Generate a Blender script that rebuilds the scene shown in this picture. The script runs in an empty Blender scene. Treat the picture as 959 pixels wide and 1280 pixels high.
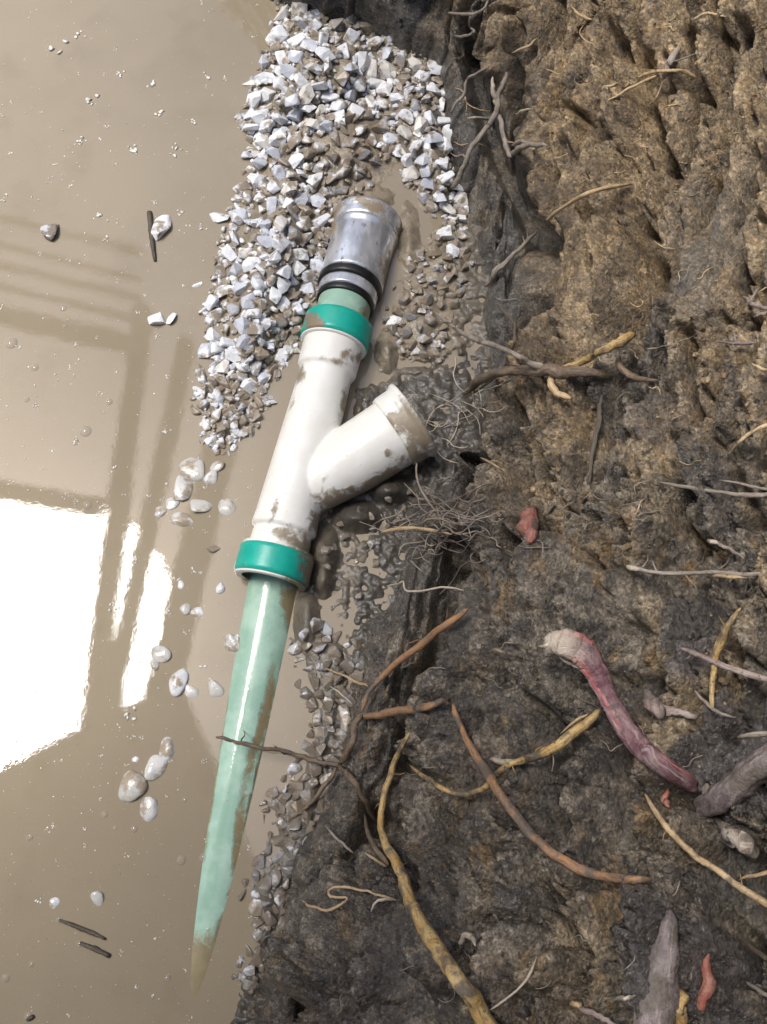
import bpy, bmesh, math, random
import numpy as np
from mathutils import Vector, Matrix, Euler
R = math.radians
random.seed(7); rng = np.random.default_rng(7)
scene = bpy.context.scene
col = scene.collection

# ------------------------------------------------------------------ camera
F, CX, CY = 1065.0, 479.5, 640.0          # focal length and centre, in pixels of the 959 x 1280 photograph
HC, PITCH = 1.35, R(18)
cp, sp = math.cos(PITCH), math.sin(PITCH)
cam = bpy.data.objects.new('camera', bpy.data.cameras.new('camera')); col.objects.link(cam)
cam.location = (0, 0, HC); cam.rotation_euler = (PITCH, 0, 0)
cam.data.sensor_fit = 'VERTICAL'; cam.data.sensor_height = 24.0; cam.data.lens = 24.0 * F / 1280.0
cam.data.clip_start = 0.02; cam.data.clip_end = 500
scene.camera = cam

def ray(px, py):
    px = np.asarray(px, float); py = np.asarray(py, float)
    cx = (px - CX) / F; cy = -(py - CY) / F
    return np.stack([cx + 0 * cy, cy * cp + sp + 0 * cx, cy * sp - cp + 0 * cx], -1)
def at(px, py, z=0.0):
    d = ray(px, py); t = (np.asarray(z, float) - HC) / d[..., 2]
    p = d * t[..., None]; p[..., 2] += HC
    return p
def depth_t(px, py, z=0.0):
    return float((z - HC) / ray(px, py)[2])
def project(P):
    x = P[..., 0]; y = P[..., 1]; z = P[..., 2] - HC
    yc = y * cp + z * sp; zc = -y * sp + z * cp
    return CX + F * x / (-zc), CY - F * yc / (-zc), -zc
def refl(px, py, H):                        # where the mirror ray off the water reaches height H
    q = at(px, py, 0.0); d = ray(px, py); d = d * np.array([1, 1, -1])
    return q + d * (H / d[2])

# ------------------------------------------------------------------ light
sd = ray(36, 793) * np.array([1, 1, -1]); sd = Vector(sd).normalized()
sun = bpy.data.objects.new('sun', bpy.data.lights.new('sun', 'SUN')); col.objects.link(sun)
sun.data.energy = 1.5; sun.data.angle = R(17.8); sun.data.color = (1.0, 0.985, 0.955)
sun.rotation_euler = sd.to_track_quat('Z', 'Y').to_euler(); sun.location = sd * 20
world = bpy.data.worlds.new('World'); scene.world = world; world.use_nodes = True
wn = world.node_tree.nodes; wl = world.node_tree.links
sky = wn.new('ShaderNodeTexSky'); sky.sky_type = 'NISHITA'; sky.sun_disc = False
sky.sun_elevation = math.asin(sd.z); sky.sun_rotation = math.atan2(sd.x, sd.y)
sky.dust_density = 4.0; sky.air_density = 1.0; sky.ozone_density = 1.0
wl.new(sky.outputs[0], wn['Background'].inputs[0]); wn['Background'].inputs[1].default_value = 0.056
scene.view_settings.view_transform = 'Standard'; scene.view_settings.look = 'None'
scene.view_settings.exposure = 1.58; scene.view_settings.gamma = 1.0
scene.render.engine = 'CYCLES'
scene.cycles.max_bounces = 6

# ------------------------------------------------------------------ numpy noise
def _hash(i, j, k):
    h = (i.astype(np.uint32) * np.uint32(374761393) + j.astype(np.uint32) * np.uint32(668265263)
         + np.uint32((k * 2246822519) & 0xffffffff))
    h = (h ^ (h >> np.uint32(13))) * np.uint32(1274126177)
    h = h ^ (h >> np.uint32(16))
    return (h & np.uint32(0xffffff)).astype(np.float32) / np.float32(0xffffff)
def vnoise(x, y, seed=0):
    xi = np.floor(x).astype(np.int64); yi = np.floor(y).astype(np.int64)
    fx = x - xi; fy = y - yi
    fx = fx * fx * fx * (fx * (fx * 6 - 15) + 10); fy = fy * fy * fy * (fy * (fy * 6 - 15) + 10)
    a = _hash(xi, yi, seed); b = _hash(xi + 1, yi, seed); c = _hash(xi, yi + 1, seed); d = _hash(xi + 1, yi + 1, seed)
    return (a + (b - a) * fx) * (1 - fy) + (c + (d - c) * fx) * fy
def fbm(x, y, seed=0, oct=4, gain=.5):
    s = 0; a = 1; n = 0
    for o in range(oct):
        s = s + a * vnoise(x * 2 ** o + 17.3 * o, y * 2 ** o - 9.1 * o, seed + o * 31); n += a; a *= gain
    return s / n
def ridged(x, y, seed=0, oct=3):
    s = 0; a = 1; n = 0
    for o in range(oct):
        v = 1 - np.abs(2 * vnoise(x * 2 ** o + 5.7 * o, y * 2 ** o + 3.3 * o, seed + o * 17) - 1)
        s = s + a * v * v; n += a; a *= .5
    return s / n
def worley(x, y, seed=0):
    xi = np.floor(x).astype(np.int64); yi = np.floor(y).astype(np.int64)
    f1 = np.full(x.shape, 9., np.float32); f2 = f1.copy(); cid = np.zeros(x.shape, np.float32)
    for dx in (-1, 0, 1):
        for dy in (-1, 0, 1):
            cx = xi + dx; cy = yi + dy
            d = (cx + _hash(cx, cy, seed) - x) ** 2 + (cy + _hash(cx, cy, seed + 1) - y) ** 2
            nc = d < f1
            f2 = np.where(nc, f1, np.minimum(f2, d)); cid = np.where(nc, _hash(cx, cy, seed + 2), cid); f1 = np.where(nc, d, f1)
    return np.sqrt(f1), np.sqrt(f2), cid
def sstep(a, b, x):
    t = np.clip((x - a) / (b - a), 0, 1); return t * t * (3 - 2 * t)
def seg_dist(px, py, pts):
    d = np.full(np.shape(px), 1e9)
    for (x0, y0), (x1, y1) in zip(pts[:-1], pts[1:]):
        vx, vy = x1 - x0, y1 - y0
        t = np.clip(((px - x0) * vx + (py - y0) * vy) / (vx * vx + vy * vy + 1e-9), 0, 1)
        d = np.minimum(d, np.hypot(px - x0 - t * vx, py - y0 - t * vy))
    return d
def inside(px, py, poly):
    c = np.zeros(np.shape(px), bool); n = len(poly)
    for i in range(n):
        x0, y0 = poly[i]; x1, y1 = poly[(i + 1) % n]
        if y0 == y1: continue
        c ^= ((y0 > py) != (y1 > py)) & (px < (x1 - x0) * (py - y0) / (y1 - y0) + x0)
    return c
def sdist(px, py, poly):                    # positive inside
    d = seg_dist(px, py, list(poly) + [poly[0]])
    return np.where(inside(px, py, poly), d, -d)

# ------------------------------------------------------------------ object helpers
def tag(o, label=None, cat=None, group=None, kind=None):
    if label: o['label'] = label
    if cat: o['category'] = cat
    if group: o['group'] = group
    if kind: o['kind'] = kind
    return o
def mesh_from(name, V, Fc, mats, smooth=True, attrs=None, mat_idx=None):
    me = bpy.data.meshes.new(name)
    V = np.asarray(V, np.float32)
    if isinstance(Fc, np.ndarray):
        n, k = Fc.shape
        me.vertices.add(len(V)); me.vertices.foreach_set('co', V.ravel())
        me.loops.add(n * k); me.loops.foreach_set('vertex_index', Fc.astype(np.int32).ravel())
        me.polygons.add(n); me.polygons.foreach_set('loop_start', np.arange(0, n * k, k, dtype=np.int32))
        me.update(calc_edges=True); me.validate()
    else:
        me.from_pydata([tuple(map(float, v)) for v in V], [], Fc)
    me.polygons.foreach_set('use_smooth', np.full(len(me.polygons), smooth))
    for m in (mats if isinstance(mats, (list, tuple)) else [mats]): me.materials.append(m)
    if mat_idx is not None: me.polygons.foreach_set('material_index', np.asarray(mat_idx, np.int32))
    for nm, a in (attrs or {}).items():
        at_ = me.attributes.new(nm, 'FLOAT', 'POINT'); at_.data.foreach_set('value', np.asarray(a, np.float32).ravel())
    me.update()
    return me
def link(name, me, loc=(0, 0, 0), parent=None):
    o = bpy.data.objects.new(name, me); col.objects.link(o); o.location = loc
    if parent is not None: o.parent = parent
    return o
def obj(name, V, Fc, mats, parent=None, smooth=True, attrs=None, origin=None):
    """world-space verts; the object's origin goes to `origin` or the verts' centre; parents here carry location only"""
    V = np.asarray(V, float)
    org = np.array(origin if origin is not None else V.mean(0), float)
    me = mesh_from(name, V - org, Fc, mats, smooth, attrs)
    off = np.zeros(3); p = parent
    while p is not None: off += np.array(p.location); p = p.parent
    return link(name, me, org - off, parent)
def empty(name, loc):
    o = bpy.data.objects.new(name, None); col.objects.link(o); o.location = loc; o.empty_display_size = .05
    return o

# ------------------------------------------------------------------ materials
class NT:
    def __init__(s, name):
        s.m = bpy.data.materials.new(name); s.m.use_nodes = True
        s.n = s.m.node_tree.nodes; s.l = s.m.node_tree.links
        s.b = s.n['Principled BSDF']; s.tc = s.n.new('ShaderNodeTexCoord'); s.co = s.tc.outputs['Object']
    def set(s, **k):
        for key, v in k.items(): s.put(s.b.inputs[key.replace('_', ' ')], v)
        return s
    def put(s, sock, v):
        if isinstance(v, bpy.types.NodeSocket): s.l.new(v, sock)
        else:
            if isinstance(v, tuple) and len(v) == 3 and sock.type == 'RGBA': v = (*v, 1)
            sock.default_value = v
    def noise(s, scale, detail=4, rough=.55, co=None, dist=0.0):
        n = s.n.new('ShaderNodeTexNoise'); s.l.new(co or s.co, n.inputs['Vector'])
        n.inputs['Scale'].default_value = scale; n.inputs['Detail'].default_value = detail
        n.inputs['Roughness'].default_value = rough; n.inputs['Distortion'].default_value = dist
        return n.outputs['Fac']
    def vor(s, scale, feature='F1', co=None):
        n = s.n.new('ShaderNodeTexVoronoi'); n.feature = feature; s.l.new(co or s.co, n.inputs['Vector'])
        n.inputs['Scale'].default_value = scale
        return n.outputs['Distance']
    def ramp(s, fac, lo, hi, a=0.0, b=1.0):
        n = s.n.new('ShaderNodeMapRange'); n.clamp = True; n.interpolation_type = 'SMOOTHSTEP'
        s.put(n.inputs[0], fac)
        for i, v in zip((1, 2, 3, 4), (lo, hi, a, b)): s.put(n.inputs[i], v)
        return n.outputs[0]
    def mix(s, fac, a, b, mode='MIX'):
        n = s.n.new('ShaderNodeMix'); n.data_type = 'RGBA'; n.blend_type = mode
        s.put(n.inputs[0], fac); s.put(n.inputs[6], a); s.put(n.inputs[7], b)
        return n.outputs[2]
    def math(s, op, a, b=0.0):
        n = s.n.new('ShaderNodeMath'); n.operation = op; s.put(n.inputs[0], a); s.put(n.inputs[1], b)
        return n.outputs[0]
    def attr(s, name):
        n = s.n.new('ShaderNodeAttribute'); n.attribute_name = name; return n.outputs['Fac']
    def bump(s, h, strength, dist, prev=None):
        n = s.n.new('ShaderNodeBump'); n.inputs['Strength'].default_value = strength; n.inputs['Distance'].default_value = dist
        s.put(n.inputs['Height'], h)
        if prev is not None: s.l.new(prev, n.inputs['Normal'])
        return n.outputs['Normal']
    def cells(s, scale, lo, hi, co=None):
        n = s.n.new('ShaderNodeTexVoronoi'); s.l.new(co or s.co, n.inputs['Vector']); n.inputs['Scale'].default_value = scale
        q = s.n.new('ShaderNodeSeparateColor'); s.l.new(n.outputs['Color'], q.inputs[0])
        return s.ramp(q.outputs[0], 0.0, 1.0, lo, hi)
    def scale(s, c, f):
        n = s.n.new('ShaderNodeVectorMath'); n.operation = 'SCALE'; s.put(n.inputs[0], c); s.put(n.inputs['Scale'], f)
        return n.outputs[0]
    def stretch(s, sx, sy, sz):
        n = s.n.new('ShaderNodeMapping'); n.inputs['Scale'].default_value = (sx, sy, sz); s.l.new(s.co, n.inputs[0]); return n.outputs[0]

MUD = (0.33, 0.258, 0.172)
def m_water():
    t = NT('muddy_water')
    big = t.ramp(t.noise(2.2, 3), .35, .68)
    c = t.mix(big, (0.256, 0.211, 0.147), (0.292, 0.242, 0.170))
    c = t.mix(t.ramp(t.noise(9, 4), .5, .75, 0, .35), c, (0.200, 0.160, 0.108))
    c = t.mix(t.ramp(t.noise(300, 2), .69, .74, 0, .6), c, (0.12, 0.09, 0.06))
    c = t.mix(t.ramp(t.noise(350, 2, co=t.stretch(1, 1.3, 1)), .69, .74, 0, .6), c, (0.60, 0.54, 0.43))
    n = t.bump(t.noise(14, 2), .03, .004)
    n = t.bump(t.noise(150, 3, .62), .05, .0006, n)
    return t.set(Base_Color=c, Roughness=.012, IOR=1.58, Normal=n).m
def m_soil():
    t = NT('soil')
    och, clay, dark, pur = t.attr('ochre'), t.attr('clay'), t.attr('dark'), t.attr('purple')
    n1 = t.noise(22, 6, .65); n2 = t.noise(70, 5, .6); n3 = t.noise(9, 4)
    c = t.mix(t.ramp(n1, .38, .64), (0.066, 0.056, 0.045), (0.31, 0.256, 0.19))
    c = t.mix(t.math('MULTIPLY', och, t.ramp(n2, .28, .62, .45, 1)), c, t.mix(t.ramp(n1, .36, .66), (0.21, 0.140, 0.066), (0.58, 0.415, 0.225)))
    c = t.mix(t.math('MULTIPLY', t.ramp(t.noise(30, 5, .6, co=t.stretch(1, .45, 1)), .52, .62), t.ramp(n3, .42, .56, 0, .75)), c, t.mix(t.noise(150, 4, .6), (0.20, 0.13, 0.06), (0.46, 0.29, 0.12)))
    c = t.mix(clay, c, t.mix(t.ramp(n2, .3, .7), (0.066, 0.060, 0.051), (0.150, 0.136, 0.115)))
    c = t.mix(pur, c, t.mix(n2, (0.085, 0.072, 0.066), (0.17, 0.145, 0.135)))
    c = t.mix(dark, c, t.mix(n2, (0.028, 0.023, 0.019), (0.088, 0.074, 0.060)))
    c = t.mix(t.ramp(t.noise(210, 4, .6), .40, .58, .55, 0), c, t.mix(.72, c, (0.012, 0.010, 0.008)))
    c = t.mix(t.ramp(t.noise(95, 3, .5), .64, .72, 0, .6), c, (0.33, 0.29, 0.235))
    c = t.mix(t.ramp(t.noise(260, 3, .5), .62, .70, 0, .6), c, (0.30, 0.25, 0.19))
    c = t.mix(t.ramp(t.noise(120, 3, .5, co=t.stretch(1.1, .9, 1)), .62, .70, 0, .75), c, (0.03, 0.025, 0.02))
    sm = t.ramp(t.math('ADD', clay, t.math('MULTIPLY', dark, .3)), .3, .9, 1.0, .45)
    c = t.mix(sm, c, t.scale(c, t.math('MULTIPLY', t.cells(190, .72, 1.30), t.cells(430, .75, 1.28))))
    wet = t.attr('wet')
    r = t.ramp(wet, 0, 1, .34, .20)
    r = t.math('ADD', r, t.math('MULTIPLY', och, .10))
    r = t.math('SUBTRACT', r, t.ramp(t.noise(45, 3), .5, .7, 0, .18))
    n = t.bump(t.noise(75, 7, .70), 1.0, .009)
    n = t.bump(t.vor(300), .40, .002, n)
    n = t.bump(t.noise(650, 3, .6), .6, .0014, n)
    return t.set(Base_Color=c, Roughness=r, Normal=n, Specular_IOR_Level=.62, Coat_Weight=t.ramp(wet, 0, 1, .25, .6), Coat_Roughness=.16, Coat_Normal=n).m
def m_bed():
    t = NT('wet_mud')
    n1 = t.noise(30, 5, .6)
    c = t.mix(t.ramp(n1, .35, .65), (0.19, 0.158, 0.114), (0.31, 0.258, 0.186))
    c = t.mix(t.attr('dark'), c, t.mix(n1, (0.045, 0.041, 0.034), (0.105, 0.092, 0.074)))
    n = t.bump(t.noise(90, 5, .6), .6, .005); n = t.bump(t.noise(300, 3), .4, .0015, n)
    return t.set(Base_Color=c, Roughness=t.ramp(t.noise(60, 3), .3, .7, .07, .26), Normal=n).m
def m_stone(name, cols, rough, mud, mudcol=(0.26, 0.205, 0.14), isl=False):
    t = NT(name)
    if isl:
        g = t.n.new('ShaderNodeNewGeometry'); rnd = g.outputs['Random Per Island']
    else:
        oi = t.n.new('ShaderNodeObjectInfo'); rnd = oi.outputs['Random']
    cr = t.n.new('ShaderNodeValToRGB'); cr.color_ramp.interpolation = 'CONSTANT'
    while len(cr.color_ramp.elements) < len(cols): cr.color_ramp.elements.new(.5)
    for i, cc in enumerate(cols):
        e = cr.color_ramp.elements[i]; e.position = i / len(cols); e.color = (*cc, 1)
    t.l.new(rnd, cr.inputs[0])
    geo = t.n.new('ShaderNodeNewGeometry'); P = geo.outputs['Position']
    c = t.mix(t.ramp(t.noise(70, 4, co=P), .35, .7), cr.outputs[0], t.mix(.3, cr.outputs[0], (0.30, 0.31, 0.34)))
    c = t.mix(t.ramp(t.noise(160, 3, co=P), .62, .74, 0, .35), c, (0.26, 0.26, 0.27))
    c = t.mix(t.ramp(t.noise(38, 5, .6, co=P), .62 - mud * .4, .74 - mud * .4, 0, .92), c, mudcol)
    n = t.bump(t.noise(170, 4, co=P), .5, .002)
    return t.set(Base_Color=c, Roughness=rough, Normal=n).m
def m_root(name, a, b, c2, mud=.5, rough=.6):
    t = NT(name)
    geo = t.n.new('ShaderNodeNewGeometry'); P = geo.outputs['Position']
    cb = t.n.new('ShaderNodeCombineXYZ'); t.put(cb.inputs[0], t.math('MULTIPLY', t.attr('bl'), 14.0)); t.put(cb.inputs[1], t.attr('bc')); t.put(cb.inputs[2], t.attr('bs')); BK = cb.outputs[0]
    c = t.mix(t.ramp(t.noise(55, 4, .6, co=P), .38, .62), a, b)
    c = t.mix(t.ramp(t.noise(2.6, 5, .65, co=BK), .48, .62, 0, .85), c, c2)
    c = t.mix(t.ramp(t.noise(330, 3, .6, co=P), .58, .68, 0, .7), c, tuple(v * .4 for v in c2))
    c = t.mix(t.ramp(t.noise(24, 4, .6, co=P), .68 - mud * .34, .76 - mud * .28, 0, .9), c, t.mix(t.noise(200, 2, co=P), (0.055, 0.045, 0.035), (0.16, 0.13, 0.10)))
    n = t.bump(t.noise(260, 4, .6, co=P), .8, .0022); n = t.bump(t.noise(3.2, 4, .6, co=BK), .6, .002, n)
    return t.set(Base_Color=c, Roughness=rough, Normal=n).m
def m_plastic(name, c1, c2, rough, mudcol=(0.27, 0.21, 0.14), spec=.5, soft=.34):
    t = NT(name)
    c = t.mix(t.ramp(t.noise(30, 3), .35, .7), c1, c2)
    md = t.attr('mud')
    k = t.ramp(t.math('ADD', t.math('MULTIPLY', md, 1.22), t.math('MULTIPLY', t.math('SUBTRACT', t.noise(46, 7, .66, dist=.5), .5), 1.5)), .40, .40 + soft)
    c = t.mix(t.ramp(t.noise(330, 3), .70, .75, 0, .7), c, (0.12, 0.095, 0.065))
    c = t.mix(k, c, t.mix(t.noise(55, 5, .65), tuple(v * .62 for v in mudcol), tuple(v * 1.2 for v in mudcol)))
    r = t.ramp(k, 0, 1, rough, .42)
    n = t.bump(k, .5, .0018); n = t.bump(t.noise(160, 4), .22, .0012, n)
    return t.set(Base_Color=c, Roughness=r, Normal=n, Specular_IOR_Level=spec).m
def m_steel():
    t = NT('muddy_steel')
    md = t.attr('mud')
    k = t.ramp(t.math('ADD', md, t.math('MULTIPLY', t.math('SUBTRACT', t.noise(45, 5, .65), .5), 1.2)), .45, .62)
    c = t.mix(t.ramp(t.noise(28, 4, .6, co=t.stretch(1, .35, 1)), .35, .65), (0.50, 0.51, 0.53), (0.90, 0.91, 0.93))
    c = t.mix(t.ramp(t.noise(60, 5, .7, co=t.stretch(1, .4, 1)), .58, .70, 0, .85), c, (0.13, 0.13, 0.15))
    c = t.mix(k, c, (0.28, 0.225, 0.155))
    return t.set(Base_Color=c, Metallic=t.ramp(k, 0, 1, .6, 0), Roughness=t.ramp(k, 0, 1, .24, .4),
                 Normal=t.bump(t.noise(120, 4), .25, .001)).m
def m_plain(name, c, rough=.5, **k):
    t = NT(name)
    cc = t.mix(t.ramp(t.noise(60, 4), .35, .7), c, tuple(v * .65 for v in c))
    return t.set(Base_Color=cc, Roughness=rough, Normal=t.bump(t.noise(120, 4), .3, .002), **k).m

WATER, SOIL, BED = m_water(), m_soil(), m_bed()
WHITES = [(0.74, 0.75, 0.77), (0.82, 0.82, 0.81), (0.64, 0.66, 0.71), (0.86, 0.86, 0.85), (0.57, 0.59, 0.64), (0.74, 0.70, 0.63), (0.80, 0.81, 0.83)]
GREYS = [(0.26, 0.262, 0.27), (0.36, 0.37, 0.39), (0.18, 0.18, 0.19), (0.29, 0.265, 0.235), (0.44, 0.45, 0.47), (0.22, 0.20, 0.175)]
WETS = [(0.22, 0.216, 0.21), (0.34, 0.33, 0.32), (0.46, 0.455, 0.45), (0.24, 0.215, 0.18), (0.58, 0.58, 0.59), (0.30, 0.27, 0.23)]
ST_WHITE = m_stone('pale_stone', WHITES, .30, .20); ST_MUD = m_stone('muddy_stone', GREYS + WHITES[:3], .25, .55)
ST_WET = m_stone('wet_stone', WETS, .10, .55, (0.17, 0.135, 0.095)); ST_FEW = m_stone('pale_wet_stone', [(0.60, 0.58, 0.54), (0.66, 0.66, 0.66), (0.52, 0.50, 0.45)], .10, .35, (0.30, 0.235, 0.16))
SF_WHITE = m_stone('pale_pebbles', WHITES, .36, .50, isl=True); SF_MUD = m_stone('muddy_pebbles', GREYS + WHITES[:3], .25, .6, isl=True)
SF_WET = m_stone('wet_pebbles', WETS, .10, .6, (0.17, 0.135, 0.095), isl=True)
RM = {
 'tan':   m_root('tan_root', (0.48, 0.34, 0.18), (0.60, 0.44, 0.26), (0.34, 0.22, 0.11), .15),
 'ochre': m_root('ochre_root', (0.46, 0.28, 0.09), (0.52, 0.37, 0.16), (0.20, 0.135, 0.075), .55),
 'orange': m_root('orange_root', (0.38, 0.19, 0.075), (0.28, 0.165, 0.095), (0.14, 0.10, 0.07), .50),
 'grey':  m_root('grey_root', (0.30, 0.245, 0.195), (0.22, 0.18, 0.145), (0.40, 0.35, 0.29), .25),
 'brown': m_root('brown_root', (0.15, 0.105, 0.07), (0.21, 0.15, 0.095), (0.075, 0.055, 0.04), .35),
 'dark':  m_root('dark_root', (0.055, 0.043, 0.033), (0.09, 0.07, 0.05), (0.15, 0.12, 0.09), .3),
 'pale':  m_root('pale_root', (0.60, 0.52, 0.40), (0.52, 0.44, 0.34), (0.36, 0.29, 0.21), .05),
 'pink':  m_root('pinkish_root', (0.27, 0.20, 0.17), (0.36, 0.29, 0.25), (0.17, 0.125, 0.105), .3),
}
def m_redroot():
    t = NT('red_root')
    geo = t.n.new('ShaderNodeNewGeometry'); P = geo.outputs['Position']
    cb = t.n.new('ShaderNodeCombineXYZ'); t.put(cb.inputs[0], t.math('MULTIPLY', t.attr('bl'), 6.0)); t.put(cb.inputs[1], t.attr('bc')); t.put(cb.inputs[2], t.attr('bs')); BK = cb.outputs[0]
    c = t.mix(t.ramp(t.noise(38, 4, .6, co=P), .40, .60), (0.27, 0.165, 0.16), (0.14, 0.06, 0.07))
    c = t.mix(t.ramp(t.noise(1.5, 4, .55, co=BK), .54, .62, 0, .9), c, t.mix(t.noise(120, 3, co=P), (0.58, 0.10, 0.075), (0.40, 0.12, 0.11)))
    c = t.mix(t.ramp(t.noise(3.2, 5, .68, co=BK), .53, .62, 0, .8), c, (0.36, 0.29, 0.265))
    c = t.mix(t.ramp(t.noise(85, 5, .65, co=P), .56, .66, 0, .85), c, (0.10, 0.08, 0.065))
    c = t.mix(t.attr('tip'), c, t.mix(t.noise(90, 3, co=P), (0.36, 0.27, 0.20), (0.66, 0.57, 0.46)))
    return t.set(Base_Color=c, Roughness=.42, Normal=t.bump(t.noise(4, 5, .65, co=BK), .8, .004, t.bump(t.noise(200, 5, .65, co=P), .8, .003))).m
RED = m_redroot()
def m_purple():
    t = NT('purplish_bark')
    geo = t.n.new('ShaderNodeNewGeometry'); P = geo.outputs['Position']
    c = t.mix(t.ramp(t.noise(40, 5, .6, co=P), .38, .62), (0.235, 0.195, 0.18), (0.11, 0.09, 0.085))
    c = t.mix(t.ramp(t.noise(26, 4, .6, co=P), .62, .70, 0, .7), c, (0.22, 0.095, 0.07))
    c = t.mix(t.ramp(t.noise(80, 4, .6, co=P), .60, .70, 0, .8), c, (0.09, 0.07, 0.06))
    return t.set(Base_Color=c, Roughness=.5, Normal=t.bump(t.noise(150, 5, .65, co=P), .8, .004)).m
PURPLE = m_root('purplish_bark', (0.205, 0.165, 0.155), (0.13, 0.10, 0.095), (0.28, 0.235, 0.215), .55)
REDWOOD = m_root('red_wood', (0.27, 0.085, 0.06), (0.33, 0.15, 0.11), (0.12, 0.065, 0.05), .30)
CREAM = m_plastic('cream_pvc', (0.80, 0.775, 0.70), (0.84, 0.825, 0.77), .30, mudcol=(0.33, 0.27, 0.19))
TEAL = m_plastic('teal_rubber', (0.008, 0.36, 0.27), (0.012, 0.43, 0.33), .33)
MINT = m_plastic('mint_pvc', (0.29, 0.455, 0.35), (0.40, 0.57, 0.455), .10, mudcol=(0.27, 0.215, 0.115), soft=.5)
STEEL = m_steel(); RUBBER = m_plain('black_rubber', (0.013, 0.012, 0.012), .38)
TIMBER = m_plain('weathered_timber', (0.16, 0.12, 0.085), .8)

# ------------------------------------------------------------------ trench wall of soil
TOE = [(-160, 150), (-60, 262), (0, 345), (22, 425), (60, 494), (100, 546), (200, 572), (300, 580), (420, 600), (500, 580),
       (560, 552), (600, 528), (640, 506), (700, 484), (760, 466), (850, 448), (960, 422), (1050, 396), (1130, 362), (1230, 325), (1280, 312), (1400, 296)]
SHELF = [(-160, 30), (0, 40), (100, 60), (200, 84), (300, 80), (400, 46), (470, 26), (560, 34), (640, 78), (750, 92), (850, 86), (950, 92), (1050, 92), (1150, 76), (1280, 70), (1400, 60)]
def toe_x(py): return np.interp(py, [a for a, b in TOE], [b for a, b in TOE])
rows_py = np.concatenate([np.linspace(-330, -70, 40, endpoint=False), np.linspace(-70, 1420, 1120), np.linspace(1420, 1900, 50)[1:]])
rows_th = PITCH + np.arctan((CY - rows_py) / F)
rows_y = HC * np.tan(rows_th)                                      # world Y of each row on the water plane
x0 = at(toe_x(rows_py), rows_py)[:, 0]
x0 = np.where(rows_py < -160, at(150., -160.)[0], x0)
k = np.ones(25) / 25; x0 = np.convolve(np.pad(x0, 12, 'edge'), k, 'valid')
shelf = np.interp(rows_py, [a for a, b in SHELF], [b for a, b in SHELF]) * 0.00128
shelf = np.convolve(np.pad(shelf, 12, 'edge'), k, 'valid')
NU = 470
u = np.linspace(0, 1, NU)
UK = [0, .05, .11, .25, .34, .90, .96, 1.0]
Dk = np.stack([-.07 + 0 * shelf, 0 * shelf, shelf * .22, shelf, shelf + .022, shelf + .475, shelf + .66, shelf + .80], 1)
Hk = np.array([-.09, 0, .075, .10, .20, .74, .98, 1.06])
gk = np.exp(-np.linspace(-2, 2, 25) ** 2); gk /= gk.sum()
h = np.interp(u, UK, Hk); h = np.convolve(np.pad(h, 12, 'reflect', reflect_type='odd'), gk, 'valid')
d = np.stack([np.interp(u, UK, Dk[i]) for i in range(len(rows_y))])
d = np.apply_along_axis(lambda v: np.convolve(np.pad(v, 12, 'reflect', reflect_type='odd'), gk, 'valid'), 1, d)
B = np.zeros((len(rows_y), NU, 3))
B[..., 0] = x0[:, None] + d; B[..., 1] = rows_y[:, None]; B[..., 2] = h[None, :]
def grid_normals(P):
    du = np.gradient(P, axis=1); dv = np.gradient(P, axis=0)
    n = np.cross(du, -dv); n /= np.linalg.norm(n, axis=-1, keepdims=True) + 1e-12
    n *= np.where(n[..., 2:3] < 0, -1, 1); return n
N = grid_normals(B)
PX, PY, _ = project(B)
PX = np.clip(PX, -600, 2500); PY = np.clip(PY, -600, 2500)
# grain of the digging runs down and to the left in the upper part
wx = PX + 26 * (fbm(PX / 90, PY / 90, 301, 3) - .5); wy = PY + 26 * (fbm(PX / 90 + 40, PY / 90, 302, 3) - .5)
ga = 1.30 - .22 * sstep(250, 700, PY)                               # angle of the grain
ga = 1.32
sa, ca = math.sin(ga), math.cos(ga)
al = -ca * wx + sa * wy; ac = sa * wx + ca * wy                     # along / across
smooth_f = sstep(.63, .70, fbm(al / 190, ac / 75, 5, 3))            # smeared clay patches
def _bl(cx, cy, rx, ry, ang=0):
    c, s = math.cos(ang), math.sin(ang); x = wx - cx; y = wy - cy
    return sstep(.35, .6, np.exp(-(((c * x + s * y) / rx) ** 2 + ((-s * x + c * y) / ry) ** 2)) + .35 * (fbm(PX / 30, PY / 45, 309, 3) - .5))
flat_z = np.max([_bl(*q) for q in ((892, 300, 75, 120, .35), (712, 300, 24, 110, .15), (648, 885, 55, 85, 0), (790, 1030, 46, 52, 0), (762, 1165, 34, 60, .2), (655, 505, 34, 50, 0), (930, 120, 30, 80, .3), (880, 775, 26, 60, 0), (520, 720, 34, 60, .2))], axis=0)
smooth_f = np.maximum(smooth_f, flat_z)
toe_z = sstep(shelf[:, None] + .05, shelf[:, None] - .03, d) * sstep(-.06, 0, d)
rough = (1 - .8 * smooth_f) * (1 - .65 * toe_z)
disp = .090 * (fbm(al / 330, ac / 105, 11, 3) - .5)
disp += .130 * (fbm(al / 300, ac / 44, 12, 4) - .5) * (1 - .35 * toe_z)
disp -= .055 * sstep(.66, .95, ridged(al / 260, ac / 60, 13, 2)) * (1 - .5 * smooth_f)
disp -= .028 * sstep(.64, .92, ridged(al / 110, ac / 26, 14, 2)) * rough
ql = al + 7 * (fbm(PX / 16, PY / 16, 305, 2) - .5); qc = ac + 7 * (fbm(PX / 16 + 9, PY / 16, 306, 2) - .5)
def dome(w, r_=.72): return np.sqrt(np.clip(1 - (w / r_) ** 2, 0, 1))
lowr = sstep(330, 600, PY)
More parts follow.
